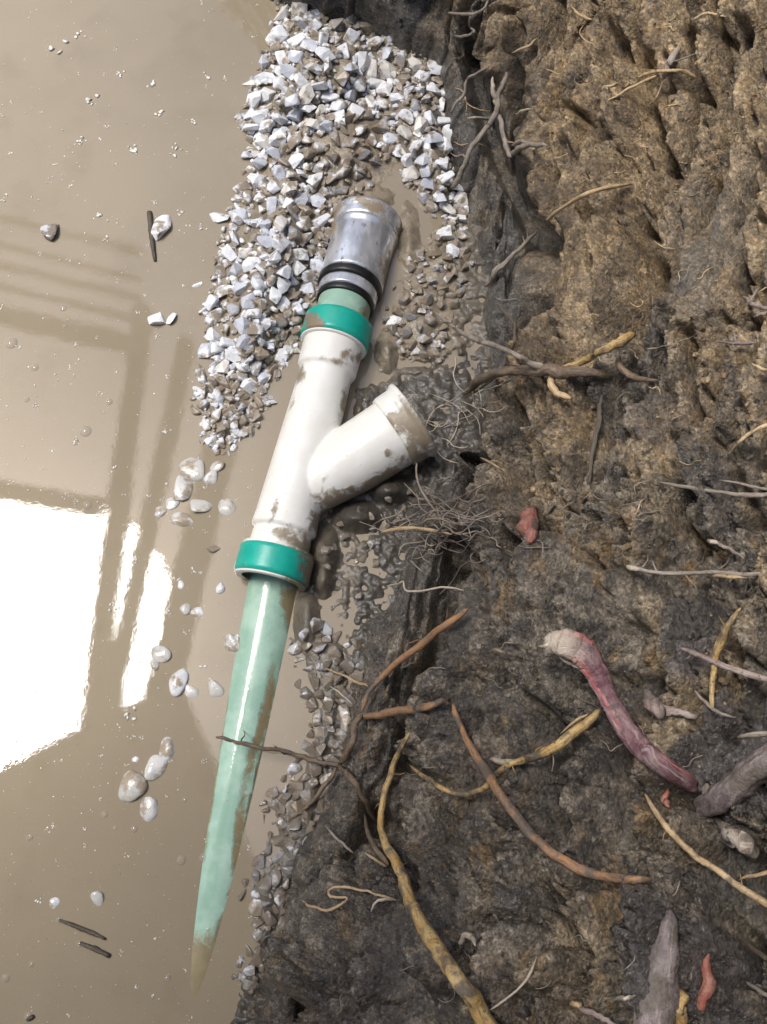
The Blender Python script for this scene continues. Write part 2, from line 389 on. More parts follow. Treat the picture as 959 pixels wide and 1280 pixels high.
w1, w2, wid = worley(ql / 135, qc / 30, 21); disp += (.042 * (wid - .5) + .026 * dome(w1)) * sstep(0, .2, w2 - w1) * rough - .014 * sstep(.12, 0, w2 - w1) * rough
w1, w2, wid = worley(ql / 52, qc / 17, 24); disp += (1 + .5 * lowr) * (.013 * dome(w1) + .013 * (wid - .5)) * rough * sstep(.42, .58, .10 * lowr + fbm(al / 120, ac / 50, 29, 2))
w1, w2, wid = worley(ql / 12, qc / 9.5, 27); disp += (1 + .3 * lowr) * (.0070 * dome(w1) + .006 * (wid - .5)) * rough * sstep(.38, .52, .12 * lowr + fbm(al / 60, ac / 40, 33, 2))
w1, w2, wid = worley(ql / 6, qc / 5, 37); disp += (.0032 * dome(w1) + .0024 * (wid - .5)) * (.3 + .7 * rough) * (1 - .7 * toe_z) * sstep(.30, .5, fbm(al / 45, ac / 30, 34, 2))
disp -= .075 * sstep(.76, .97, ridged(al / 330, ac / 50, 81, 2)) * sstep(.36, .52, fbm(al / 120, ac / 70, 82, 2))
disp -= .045 * sstep(.80, .97, ridged(al / 170, ac / 26, 83, 2)) * sstep(.45, .6, fbm(al / 90, ac / 50, 84, 2))
disp -= .010 * sstep(.72, .95, ridged(al / 52, ac / 15, 38, 2)) * rough
disp += .011 * (fbm(al / 30, ac / 12, 15, 3) - .5) + .0026 * (fbm(PX / 5, PY / 5, 16, 2) - .5) * rough
GROOVES = [
 ([(742, -20), (716, 120), (692, 260), (674, 335)], 10, .045), ([(778, 50), (757, 200), (742, 335)], 7, .035), ([(805, 100), (818, 250), (792, 360), (752, 420)], 9, .045),
 ([(940, 50), (884, 200), (834, 330), (772, 425)], 9, .045), ([(692, 480), (680, 560), (702, 625)], 7, .035), ([(640, 500), (656, 580), (642, 650)], 8, .035), ([(792, 510), (768, 600), (802, 690)], 8, .035),
 ([(872, 430), (884, 530)], 8, .035), ([(604, 690), (630, 790), (618, 850)], 9, .04), ([(690, 870), (722, 1000), (702, 1085)], 9, .04), ([(622, 990), (642, 1100), (622, 1210)], 8, .04), ([(690, 1100), (738, 1200), (702, 1290)], 9, .04),
 ([(560, 1010), (575, 1120), (560, 1180)], 8, .035), ([(900, 1060), (850, 1130)], 9, .035), ([(640, 20), (655, 110), (640, 180)], 8, .035), ([(905, -10), (915, 60), (890, 130)], 9, .035), ([(950, 200), (905, 330)], 8, .03),  # pixel polyline, width, depth in metres
 ([(578, 55), (600, 130), (648, 230), (666, 300), (660, 365), (636, 405)], 17, .060),
 ([(612, 425), (598, 490), (566, 550), (590, 600), (604, 650)], 15, .050),
 ([(545, 575), (520, 640), (495, 690), (478, 760), (462, 840)], 15, .055),
 ([(588, 690), (568, 760), (545, 830), (522, 890), (500, 960)], 15, .050),
 ([(745, 490), (747, 540), (735, 612)], 6, .022),
 ([(700, -10), (690, 120), (668, 250)], 9, .030),
 ([(860, -10), (868, 120), (835, 200)], 16, .045), ([(800, 330), (772, 400)], 11, .03),
 ([(790, 250), (808, 310), (800, 340)], 15, .045),
 ([(655, 684), (672, 704)], 14, .05),
 ([(808, 860), (795, 950), (775, 1010), (762, 1075)], 16, .05), ([(756, 880), (772, 960)], 14, .04),
 ([(470, 1030), (440, 1085), (400, 1130), (372, 1190), (345, 1285)], 26, .055),
 ([(545, 960), (522, 1050), (532, 1110)], 10, .028), ([(598, 900), (580, 1000)], 8, .022),
 ([(806, 1300), (812, 1200), (832, 1110)], 13, .045), ([(945, 1080), (975, 1160)], 26, .06),
 ([(885, 1010), (840, 1000)], 14, .03), ([(720, 700), (745, 650)], 14, .035), ([(636, 760), (640, 860)], 9, .022),
 ([(860, 560), (848, 640), (862, 700)], 10, .03), ([(900, 700), (880, 780)], 10, .028), ([(905, 1150), (930, 1250)], 16, .045),
]
groove_shade = np.zeros_like(disp)
for pts, w, dep in GROOVES:
    m = (PX > min(p[0] for p in pts) - 90) & (PX < max(p[0] for p in pts) + 90) & (PY > min(p[1] for p in pts) - 90) & (PY < max(p[1] for p in pts) + 90)
    if not m.any(): continue
    dd = seg_dist(wx[m] * .6 + PX[m] * .4, wy[m] * .6 + PY[m] * .4, pts)
    g = np.exp(-(dd / w) ** 2)
    disp[m] -= 1.6 * dep * (1.15 * np.exp(-(dd / (w * .55)) ** 2) + .45 * g); groove_shade[m] = np.maximum(groove_shade[m], .35 * g)  # groove shade is put into the soil colour as well
def blob(cx, cy, rx, ry, ang=0):
    c, s = math.cos(ang), math.sin(ang); x = PX - cx; y = PY - cy
    return np.exp(-(((c * x + s * y) / rx) ** 2 + ((-s * x + c * y) / ry) ** 2))
for cx, cy, rx, ry, a, hgt in [(530, 720, 28, 75, .25, .030), (620, 660, 26, 60, .1, .03), (660, 520, 60, 55, 0, .012), (622, 320, 28, 110, -.1, -.05), (586, 500, 20, 70, 0, -.05),
                               (715, 330, 34, 120, .2, .022), (930, 130, 45, 90, .3, .02), (600, 870, 55, 90, 0, .012), (780, 1030, 50, 60, 0, .016),
                               (820, 1225, 28, 70, 0, .02), (745, 1120, 50, 60, 0, .01), (450, 1190, 55, 70, .5, .02)]:
    disp += hgt * blob(cx, cy, rx, ry, a)
disp += toe_z * (.050 * (fbm(al / 260, ac / 26, 47, 3) - .55) - .03 * sstep(.6, .9, ridged(al / 300, ac / 34, 48, 2)))
disp *= sstep(-.02, .10, d) * .55 + .45
disp *= 1 - .5 * sstep(.93, 1, u)[None, :]
W = B + N * disp[..., None]
flo = .005 + .01 * np.clip(d, 0, .2) + .006 * fbm(PX / 14, PY / 14, 44, 3)
W[..., 2] = np.where(d > .002, np.maximum(W[..., 2], flo), W[..., 2])
# soil colours: the dark field also holds groove and recess shade
nz = fbm(al / 200, ac / 90, 61, 4)
ochre = sstep(.36, .60, nz + .34 * sstep(520, 120, PY) * sstep(585, 690, PX) - .14 * sstep(300, 800, PY) + .16 * blob(720, 240, 90, 240, .15) + .1 * blob(900, 120, 90, 150))
ochre *= sstep(560, 680, PX + .25 * np.clip(420 - PY, 0, 420) * sstep(180, 0, PY)) * (1 - .5 * sstep(520, 900, PY)) * (1 - .6 * blob(880, 330, 80, 110, .2))
clay = np.clip(np.maximum(smooth_f * .8, flat_z) + .95 * toe_z * sstep(900, 700, PY) + .8 * blob(890, 300, 90, 130, .3) + .55 * blob(700, 560, 120, 120) + .5 * blob(620, 860, 60, 90), 0, 1) * sstep(.30, .55, fbm(al / 90, ac / 60, 66, 3) + .25 * toe_z)
clay *= 1 - .75 * ochre * (1 - toe_z)
clay *= .55 + .45 * sstep(.35, .55, fbm(al / 60, ac / 18, 74, 3))
dkclay_shade = .85 * toe_z * sstep(120, 220, PY) * sstep(760, 560, PY)  # toe recess: dark clay plus its shade, put into the colour
dark = np.maximum(dkclay_shade, .62) * np.clip(groove_shade * sstep(.3, .5, fbm(PX / 40, PY / 40, 67, 2)) + .95 * sstep(.56, .66, fbm(al / 90, ac / 34, 68, 4)) * sstep(150, 700, PY) + .5 * sstep(.62, .70, fbm(al / 60, ac / 22, 69, 3))
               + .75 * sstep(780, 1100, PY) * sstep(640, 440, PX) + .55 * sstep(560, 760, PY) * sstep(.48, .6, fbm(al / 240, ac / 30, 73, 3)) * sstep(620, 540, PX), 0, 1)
purple = sstep(.5, .62, fbm(al / 140, ac / 80, 70, 3) + .12 * blob(900, 1050, 160, 260) - .06) * sstep(760, 860, PX) * sstep(350, 800, PY)
wet = np.clip(.25 + 1.0 * toe_z + .8 * sstep(700, 1000, PY) * sstep(720, 480, PX) + .5 * sstep(.5, .6, fbm(al / 130, ac / 70, 71, 3)) * sstep(300, 600, PY), 0, 1)
nr, nc = B.shape[:2]
idx = np.arange(nr * nc).reshape(nr, nc)
quads = np.stack([idx[:-1, :-1], idx[:-1, 1:], idx[1:, 1:], idx[1:, :-1]], -1).reshape(-1, 4)
flip = np.cross(W[600, 200] - W[601, 200], W[600, 201] - W[600, 200])[2] > 0
Fq = quads[:, ::-1] if np.cross(W[600, 201] - W[600, 200], W[601, 200] - W[600, 200])[2] < 0 else quads
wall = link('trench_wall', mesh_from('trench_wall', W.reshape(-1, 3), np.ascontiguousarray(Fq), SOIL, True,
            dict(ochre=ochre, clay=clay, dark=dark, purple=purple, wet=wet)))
tag(wall, 'rough excavated face of brown soil rising from the muddy water', kind='structure')

# depth of what is seen at each photograph pixel (for roots that lie on the soil)
DS = 3
DW, DH = 1300 // DS, 1560 // DS
def build_depth():
    D = np.full((DH, DW), np.inf)
    px, py, pz = project(W); pxi = ((px + 100) / DS).astype(int).ravel(); pyi = ((py + 120) / DS).astype(int).ravel()
    ok = (pxi >= 0) & (pxi < DW) & (pyi >= 0) & (pyi < DH) & (W[..., 2].ravel() > -.01)
    np.minimum.at(D, (pyi[ok], pxi[ok]), pz.ravel()[ok])
    gx, gy = np.meshgrid(np.arange(DW) * DS - 100 + 1.5, np.arange(DH) * DS - 120 + 1.5)
    for _ in range(3):
        P = np.pad(D, 1, constant_values=np.inf)
        nb = np.min([P[1 + a:1 + a + DH, 1 + b:1 + b + DW] for a in (-1, 0, 1) for b in (-1, 0, 1)], axis=0)
        D = np.where(np.isinf(D), nb, D)
    q = at(gx, gy, 0.0); zd = project(q)[2]
    return np.minimum(D, zd)
DEPTH = build_depth()
def seen(px, py, lift=0.0, win=2):
    """the point of the scene seen at a photograph pixel, `lift` metres towards the eye"""
    i = int(np.clip((py + 120) / DS, win, DH - 1 - win)); j = int(np.clip((px + 100) / DS, win, DW - 1 - win))
    z = float(np.mean(np.sort(DEPTH[i - win:i + win + 1, j - win:j + win + 1].ravel())[:max(1, (2 * win + 1) ** 2 // 2)]))
    r = ray(px, py); fwd = np.array([0, sp, -cp]); t = z / float(r @ fwd)
    rn = np.linalg.norm(r); t -= lift / rn
    return np.array([0, 0, HC]) + r * t, t            # t metres of depth per unit focal length

# ------------------------------------------------------------------ ground, other banks, water
def slab_bank(name, A, Bp, n, h1, slope, seed, label):
    """a plain dug bank from A to B, rising to the side n"""
    A, Bp, n = map(lambda v: np.array(v, float), (A, Bp, n)); L = np.linalg.norm(Bp - A)
    s = np.linspace(0, 1, int(L / .03)); v = np.linspace(0, 1, 46)
    S, Vv = np.meshgrid(s, v, indexing='ij')
    hh = -.1 + Vv * (h1 + .1); P = A[None, None] + (Bp - A) * S[..., None]
    P = np.concatenate([P, hh[..., None]], -1); P[..., :2] += n * (slope * np.maximum(hh, 0))[..., None]
    dd = .16 * (fbm(S * L * 2.2, Vv * 2, seed, 4) - .5) + .05 * (fbm(S * L * 9, Vv * 6, seed + 3, 3) - .5)
    P[..., :2] += n * dd[..., None]
    a, b = P.shape[:2]; ix = np.arange(a * b).reshape(a, b)
    q = np.stack([ix[:-1, :-1], ix[:-1, 1:], ix[1:, 1:], ix[1:, :-1]], -1).reshape(-1, 4)
    nn = fbm(S * L * 3, Vv * 3, seed + 7, 3)
    o = link(name, mesh_from(name, P.reshape(-1, 3), q, SOIL, True, dict(ochre=sstep(.4, .6, nn), clay=0 * nn + .3, dark=sstep(.55, .65, nn), purple=0 * nn, wet=0 * nn)))
    return tag(o, label, kind='structure')
slab_bank('trench_bank', (-1.9, -2), (-1.9, 7), (-1, 0), 1.06, .35, 401, 'far side of the trench, a dug bank of brown soil')
slab_bank('trench_bank', (-3, -.78), (2, -.78), (0, -1), 1.06, .45, 431, 'near end of the trench, a dug bank of brown soil')
slab_bank('trench_bank', (-3, 5.2), (3, 5.2), (0, 1), 1.06, .5, 461, 'far end of the trench, a dug bank of brown soil')
def plane(name, x0_, x1_, y0_, y1_, z, mat, n=2):
    xs = np.linspace(x0_, x1_, n); ys = np.linspace(y0_, y1_, n)
    V = [(x, y, z) for y in ys for x in xs]
    Fc = [(j * n + i, j * n + i + 1, (j + 1) * n + i + 1, (j + 1) * n + i) for j in range(n - 1) for i in range(n - 1)]
    return obj(name, V, Fc, mat, smooth=False, origin=(0, 0, 0))
water = plane('muddy_water', -2.6, 1.2, -1.6, 6.2, 0, WATER); tag(water, 'opaque brown muddy water filling the trench', kind='structure')
zz = dict(ochre=[0.3] * 4, clay=[.3] * 4, dark=[.2] * 4, purple=[0] * 4, wet=[0] * 4)
for i, (a, b, c, dd_) in enumerate([(-60, -2.2, -60, 60), (1.02, 60, -60, 60), (-2.2, 1.02, -60, -1.2), (-2.2, 1.02, 5.7, 60)]):
    g = obj('ground', [(a, c, 1.045), (b, c, 1.045), (b, dd_, 1.045), (a, dd_, 1.045)], [(0, 1, 2, 3)], SOIL, smooth=False, attrs=zz, origin=(0, 0, 0))
    tag(g, 'bare soil ground around the trench', kind='structure')
bot = plane('trench_floor', -2.6, 1.2, -1.6, 6.2, -.25, BED); tag(bot, 'mud floor of the trench under the water', kind='structure')

# ------------------------------------------------------------------ gravel bed (mound of mud the stones lie in)
P_TOP = [(350, 6), (430, 8), (470, 38), (494, 72), (472, 130), (425, 150), (382, 165), (322, 178), (306, 150), (330, 90), (344, 40)]
P_ARM = [(494, 72), (545, 82), (562, 130), (577, 190), (578, 290), (545, 262), (532, 255), (516, 220), (492, 195), (470, 150), (474, 128)]
P_MID = [(382, 165), (425, 150), (470, 130), (492, 195), (470, 205), (445, 250), (415, 268), (402, 230)]
P_LEFT = [(320, 180), (382, 165), (402, 230), (415, 268), (402, 335), (376, 385), (365, 440), (322, 488), (278, 478), (260, 400), (270, 345), (298, 255)]
P_TAIL = [(252, 470), (322, 488), (334, 505), (292, 560), (262, 556), (246, 500)]
P_RIGHT = [(505, 345), (540, 300), (580, 285), (584, 335), (566, 392), (548, 445), (505, 442), (486, 405)]
P_FOOT = [(362, 800), (400, 770), (446, 800), (450, 845), (428, 940), (412, 1040), (388, 1110), (345, 1180), (314, 1236), (298, 1222), (318, 1150), (298, 1110), (336, 1060), (328, 1000), (366, 960), (392, 890), (374, 860)]
P_WET = [(385, 745), (430, 640), (520, 610), (484, 690), (462, 760), (446, 800), (400, 770)]
P_MUDR = [(500, 330), (545, 270), (600, 285), (612, 440), (565, 475), (480, 455)]
P_DARKW = [(440, 490), (520, 455), (590, 450), (598, 520), (560, 600), (500, 640), (430, 650)]
def bed_h(px, py):
    def hill(poly, up, w): return up * sstep(0, w, sdist(px, py, poly))
    hh = hill(P_TOP, .055, 55) + hill(P_LEFT, .050, 60)
    hh = np.maximum(hh, hill(P_ARM + [], .05, 30)); hh = np.maximum(hh, hill(P_MID, .035, 40)); hh = np.maximum(hh, .035 * np.exp(-((px - 420) ** 2 + (py - 165) ** 2) / 70 ** 2))
    hh = np.maximum(hh, hill(P_TAIL, .016, 25)); hh = np.maximum(hh, hill(P_RIGHT, .020, 30))
    hh = np.maximum(hh, hill(P_FOOT, .017, 30))
    n = .6 * (fbm(px / 22, py / 22, 88, 3) - .5) + .7 * (fbm(px / 8, py / 8, 89, 2) - .5)
    hh = np.maximum(hh, (.0085 + .014 * n) * sstep(-15, 10, sdist(px, py, P_WET))); hh = np.maximum(hh, (.0115 + .010 * n) * sstep(-20, 12, sdist(px, py, P_DARKW)))
    hh = np.maximum(hh, (.0105 + .014 * n) * sstep(-34, -14, px - toe_x(py)) * sstep(190, 300, py)); hh = np.maximum(hh, .030 * np.exp(-((px - 384) / 15) ** 2 - ((py - 775) / 40) ** 2))
    hh = np.maximum(hh, (.0100 + .024 * n) * sstep(-15, 20, sdist(px, py, P_MUDR)))
    for cx_, cy_, rx_, ry_, h_ in ((446, 646, 26, 17, .052), (486, 612, 24, 16, .058), (405, 690, 16, 30, .045), (404, 722, 12, 22, .045), (484, 440, 14, 26, .030), (368, 392, 16, 18, .040), (512, 300, 16, 50, .022), (400, 290, 14, 50, .035), (450, 246, 40, 14, .030)):
        hh = np.maximum(hh, h_ * np.exp(-((px - cx_) / rx_) ** 2 - ((py - cy_) / ry_) ** 2) + .006 * n)
    return hh - .008 + .004 * n * (hh > .003)
gx, gy = np.meshgrid(np.arange(225, 640, 2.0), np.arange(-30, 1290, 2.0))
bh = bed_h(gx, gy)
BV = at(gx, gy, bh); ix = np.arange(gx.size).reshape(gx.shape)
bq = np.stack([ix[:-1, :-1], ix[1:, :-1], ix[1:, 1:], ix[:-1, 1:]], -1).reshape(-1, 4)
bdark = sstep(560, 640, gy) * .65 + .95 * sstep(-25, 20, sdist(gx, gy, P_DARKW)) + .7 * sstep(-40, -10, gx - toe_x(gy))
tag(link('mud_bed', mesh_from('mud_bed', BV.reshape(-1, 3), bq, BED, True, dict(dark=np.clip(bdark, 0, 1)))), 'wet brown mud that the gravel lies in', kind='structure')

# ------------------------------------------------------------------ gravel stones
def hull_mesh(name, n, mat, seed, flat=.75, bev=True):
    r = random.Random(seed); bm = bmesh.new()
    for _ in range(n):
        v = Vector((r.gauss(0, 1), r.gauss(0, 1), r.gauss(0, 1))).normalized() * r.uniform(.82, 1.08)
        bm.verts.new((v.x * 1.0, v.y * .80, v.z * flat))
    res = bmesh.ops.convex_hull(bm, input=bm.verts)
    bmesh.ops.delete(bm, geom=[v for v in bm.verts if not v.link_faces], context='VERTS')
    if bev: bmesh.ops.bevel(bm, geom=list(bm.edges), offset=.13, segments=2, affect='EDGES', profile=.5, clamp_overlap=True)
    me = bpy.data.meshes.new(name); bm.to_mesh(me); bm.free(); me.materials.append(mat)
    me.polygons.foreach_set('use_smooth', np.zeros(len(me.polygons), bool)); return me
def stone_variants(mat, k0, n=10): return [hull_mesh('stone', random.Random(k0 + i).randint(9, 14), mat, k0 + i) for i in range(n)]
def clod_mesh(seed):
    bm = bmesh.new(); bmesh.ops.create_icosphere(bm, subdivisions=2, radius=1); r = random.Random(seed); c = [Vector((r.gauss(0, 1), r.gauss(0, 1), r.gauss(0, 1))).normalized() for _ in range(9)]
    for v in bm.verts:
        d_ = max(v.co.normalized().dot(q) for q in c); v.co *= .62 + .38 * d_ + r.gauss(0, .045)
    me = bpy.data.meshes.new('clod'); bm.to_mesh(me); bm.free(); me.polygons.foreach_set('use_smooth', np.ones(len(me.polygons), bool)); return me
def pebble_mesh(seed, mat):
    bm = bmesh.new(); bmesh.ops.create_icosphere(bm, subdivisions=3, radius=1); r = random.Random(seed); cuts = [(Vector((r.gauss(0, 1), r.gauss(0, 1), r.gauss(0, 1))).normalized(), r.uniform(.52, .85)) for _ in range(11)]
    for v in bm.verts:
        k_ = min([1.0] + [h_ / max(1e-3, v.co.dot(q)) for q, h_ in cuts if v.co.dot(q) > h_]); v.co *= k_
        v.co.y *= .8; v.co.z *= .75
    bmesh.ops.smooth_vert(bm, verts=bm.verts, factor=.5, use_axis_x=True, use_axis_y=True, use_axis_z=True)
    me = bpy.data.meshes.new('stone'); bm.to_mesh(me); bm.free(); me.polygons.foreach_set('use_smooth', np.ones(len(me.polygons), bool)); me.materials.append(mat); return me
VAR = {'white': stone_variants(ST_WHITE, 100), 'mud': stone_variants(ST_MUD, 200), 'wet': stone_variants(ST_WET, 300) + stone_variants(ST_MUD, 340, 4), 'few': [pebble_mesh(400 + i, ST_FEW) for i in range(9)]}
def add_stone(px, py, wpx, kind, label, group, hpx=None, ang=None, sink=.25, name='gravel_stone', cat='stone', lying=False, zadd=0.0, flat=1.0):
    hpx = hpx or wpx * random.uniform(.7, .95)
    z = max(float(bed_h(np.array([float(px)]), np.array([float(py)]))[0]), -.002)
    t = depth_t(px, py, z); sx, sy = wpx * t / F / 2, hpx * t / F / 2 / .8
    sz = (sx + sy) / 2 * random.uniform(.65, .9) * flat
    p = at(px, py, z + sz * (.75 - 2 * sink * .75) + zadd)
    o = link(name, random.choice(VAR[kind]), p)
    o.rotation_euler = ((random.gauss(0, .35), random.gauss(0, .35), random.uniform(0, 6.3)) if not lying else (random.gauss(0, .15), random.gauss(0, .15), 0))
    if ang is not None: o.rotation_euler[2] = ang
    o.scale = (sx * random.uniform(1.05, 1.22), sy * 1.14, sz * 1.05)
    return tag(o, label, cat, group)
ZONES = [  # polygon, kind, smallest and largest width in pixels, how many at most, label
 (P_TOP, 'white', 15, 31, 300, 'pale angular crushed stone in the heap above the steel coupling, near the top edge', 'stones of the upper gravel heap'),
 (P_LEFT, 'white', 14, 30, 380, 'white crushed stone on the heap flank left of the coupling and collar', 'stones on the left flank of the gravel heap'),
 (P_ARM, 'white', 14, 28, 150, 'bluish white crushed stone on the strip between coupling puddle and soil wall', 'stones along the top right strip'),
 (P_MID, 'mud', 14, 27, 80, 'mud coated crushed stone in the brown hollow just above the coupling', 'muddy stones above the coupling'),
 (P_TAIL, 'white', 13, 25, 40, 'crushed stone in the trailing end of the heap beside the cream fitting', 'stones at the tail of the heap'),
 (P_RIGHT, 'mud', 12, 24, 45, 'muddy stone in the puddle right of the steel coupling', 'stones right of the coupling'),
 (P_FOOT, 'wet', 13, 28, 230, 'wet grey stone at the foot of the soil wall beside the mint pipe', 'wet stones along the wall foot'),
 (P_WET, 'wet', 10, 17, 16, 'dark wet stone in the mud between lower teal collar and soil wall', 'stones in the mud by the lower collar'),
]
cands = []
for zi, (poly, kind, lo, hi, nmax, lab, grp) in enumerate(ZONES):
    xs = [p[0] for p in poly]; ys = [p[1] for p in poly]; got = []
    for tr in range(14000):
        f = tr / 14000; lo2, hi2 = lo * .78, hi * .88; w = hi2 - (hi2 - lo2) * min(1, f * 1.4) ** .7 * random.uniform(.5, 1.0)
        x, y = random.uniform(min(xs), max(xs)), random.uniform(min(ys), max(ys))
        if not inside(np.array([x]), np.array([y]), poly)[0]: continue
        sparse = 1.0 if kind == 'white' else (1.0 if kind == 'wet' and zi == 6 else 1.25)
        if all(math.hypot(x - a, y - b) > (w + c) * .315 * sparse for a, b, c in got):
            got.append((x, y, w))
            if len(got) >= nmax: break
    cands += [(w, x, y, zi) for x, y, w in got]
SINGLES = [  # px, py, width, height, angle, kind, label
 (200, 815, 27, 20, .5, 'few', 'pale grey stone above a small white one in open water, level with the pipe top'),
 (193, 828, 12, 18, -.3, 'few', 'small white sliver of stone tucked under a grey stone in open water'),
 (224, 850, 24, 34, .3, 'few', 'largest pale rounded stone in the water left of the mint pipe'),
 (240, 864, 20, 15, .7, 'few', 'grey stone touching the large pale stone left of the mint pipe'),
 (269, 861, 18, 22, -.6, 'few', 'small triangular grey stone alone nearest the mint pipe'),
 (166, 985, 31, 36, .2, 'few', 'large round pale stone with white edge low in the open water'),
 (184, 1014, 26, 28, .4, 'few', 'pale stone just below the large round one in the open water'),
 (197, 956, 24, 34, .6, 'few', 'leaning grey stone in the pair level with the thin root across the pipe'),
 (207, 939, 20, 28, .2, 'few', 'pale upper stone of the pair level with the thin root across the pipe'),
 (169, 951, 13, 9, -.5, 'few', 'tiny white chip of stone above the large round stone'),
 (201, 285, 22, 38, .15, 'white', 'long white stone breaking the water in the upper left beside a black twig'),
 (197, 400, 24, 20, 0, 'white', 'larger white stone of the pair in the window frame reflection area'),
 (214, 399, 14, 16, 0, 'white', 'smaller white stone of the pair in mid left water'),
 (62, 287, 22, 32, -.2, 'wet', 'dark wet stone alone in the water at the far left'),
 (123, 1126, 17, 21, -.5, 'few', 'small pale stone alone at the lower left above two dark twigs'),
 (69, 1128, 15, 14, .6, 'few', 'small grey bean shaped stone at the lower left edge'),
 (242, 586, 34, 26, .3, 'few', 'white oval stone at the top of the small cluster left of the fitting'),
 (269, 583, 22, 14, -.2, 'few', 'flat white stone right of the top oval in the small cluster'),
 (262, 600, 22, 22, .5, 'few', 'grey round stone in the right of the small cluster'),
 (229, 611, 24, 40, .4, 'few', 'tall upright stone in the middle of the small cluster'),
 (253, 632, 26, 24, 0, 'few', 'round glossy stone with a bright rim in the small cluster'),
 (284, 634, 26, 20, .2, 'few', 'dull brown stone at the right end of the small cluster'),
 (225, 651, 36, 18, .15, 'few', 'flat long stone at the bottom of the small cluster'),
 (200, 641, 16, 14, 0, 'few', 'small pale pebble at the left end of the small cluster'),
 (216, 628, 16, 22, 0, 'few', 'bright white stone at the left of the small cluster'),
 (265, 688, 24, 16, .3, 'wet', 'bluish grey stone alone left of the lower teal collar'),
 (289, 804, 20, 22, -.4, 'few', 'muddy pale stone half sunk right beside the mint pipe'),
 (300, 806, 16, 24, -.5, 'mud', 'mud coloured stone leaning on the mint pipe edge'),
 (274, 735, 15, 13, .5, 'few', 'small pale pebble below and left of the lower teal collar'),
 (232, 760, 15, 15, 0, 'few', 'left pebble of the little row below the sky reflection strip'),
 (247, 765, 18, 12, 0, 'few', 'right pebble of the little row below the sky reflection strip'),
 (226, 731, 10, 13, 0, 'few', 'tiny pebble above the little row in the water'),
 (277, 272, 26, 14, .15, 'white', 'bluish stone alone at the left edge of the heap flank'),
 (311, 104, 20, 12, .35, 'white', 'flat white stone in the water just left of the upper heap'),
 (281, 316, 20, 12, .7, 'white', 'slanted white chip just off the left flank of the heap'),
 (258, 438, 20, 20, .3, 'white', 'jagged white stone just left of the heap above its tail'),
 (252, 467, 16, 30, -.5, 'wet', 'thin slanted bluish stone at the left of the heap tail'),
 (248, 356, 14, 6, -.5, 'white', 'thin white chip floating left of the heap flank'),
 (520, 437, 22, 22, .6, 'white', 'square pale stone in the mud right of the upper teal collar'),
 (543, 433, 26, 18, -.2, 'mud', 'grey stone beside the square pale one right of the upper collar'),
 (493, 405, 22, 18, .3, 'white', 'muddy white stone against the right end of the upper teal collar'),
 (558, 292, 24, 26, .2, 'white', 'round white stone between the coupling puddle and the soil wall'),
 (567, 314, 18, 18, .2, 'white', 'lower round stone of two against the dark soil by the coupling'),
]
for (x, y, w, hgt, a, kind, lab) in SINGLES:
    add_stone(x, y, w * 1.15, kind, lab, 'single stones lying in the muddy water', hgt * 1.15, -a, sink=.26 if kind != 'few' else .44, lying=True, flat=.7)
cands.sort(reverse=True)
n_ind = 300 - len(SINGLES)
def stone_label(zi, x, y, muddy):
    m = 'mud stained brown stone' if muddy else None
    if zi == 0: return (m or 'pale angular crushed stone') + (' in the upper gravel heap, close to the top edge' if y < 75 else (' at the left rim of the upper heap against the brown water' if x < 365 else ' in the middle of the upper heap above the muddy hollow'))
    if zi == 1: return (m or 'white crushed stone') + (' on the left heap flank, above the level of the steel coupling' if y < 250 else (' on the heap flank directly left of the steel coupling' if y < 345 else (' on the heap flank left of the upper teal collar' if y < 425 else ' on the heap flank left of the cream fitting top')))
    if zi == 2: return (m or 'bluish white crushed stone') + (' on the right shoulder of the heap, high by the soil' if y < 150 else ' on the strip between the coupling puddle and soil wall')
    if zi == 6: return 'wet grey stone at the wall foot, ' + ('beside the mint pipe above the thin crossing root' if y < 935 else ('just below the thin crossing root' if y < 1060 else 'last ones beside the tip of the mint pipe'))
    return ZONES[zi][5]
for (w, x, y, zi) in cands[:n_ind]:
    poly, kind, lo, hi, nmax, lab, grp = ZONES[zi]
    muddy = kind == 'white' and random.random() < (.28 if zi == 1 else .16)
    add_stone(x, y, w, 'mud' if muddy else kind, stone_label(zi, x, y, muddy), grp, sink=.15 if kind == 'white' else (.46 if kind == 'wet' else .34))
def pebble_stuff(name, items, mat, label, seed, key):
    r = random.Random(seed); bases = []
    for i in range(8):
        me = hull_mesh('tmp', 11, mat, 900 + i)
        bases.append((np.array([v.co[:] for v in me.vertices]), [tuple(p.vertices) for p in me.polygons])); bpy.data.meshes.remove(me)
    V = []; Fc = []; off = 0
    for (x, y, w) in items:
        z = max(float(bed_h(np.array([x]), np.array([y]))[0]), -.002); s = w * depth_t(x, y, z) / F / 2
        bv, bf = r.choice(bases)
        M = np.array(Euler((r.gauss(0, .3), r.gauss(0, .3), r.uniform(0, 6.3))).to_matrix())
        v = (bv * np.array([s, s * r.uniform(.75, 1.15), s * .85])) @ M.T + at(x, y, z + s * (.05 if key == 'wet' else .35))
        V.append(v); Fc += [tuple(i + off for i in f) for f in bf]; off += len(v)
    o = obj(name, np.concatenate(V), Fc, mat, smooth=False)
    return tag(o, label, 'gravel', kind='stuff')
rest = cands[n_ind:]
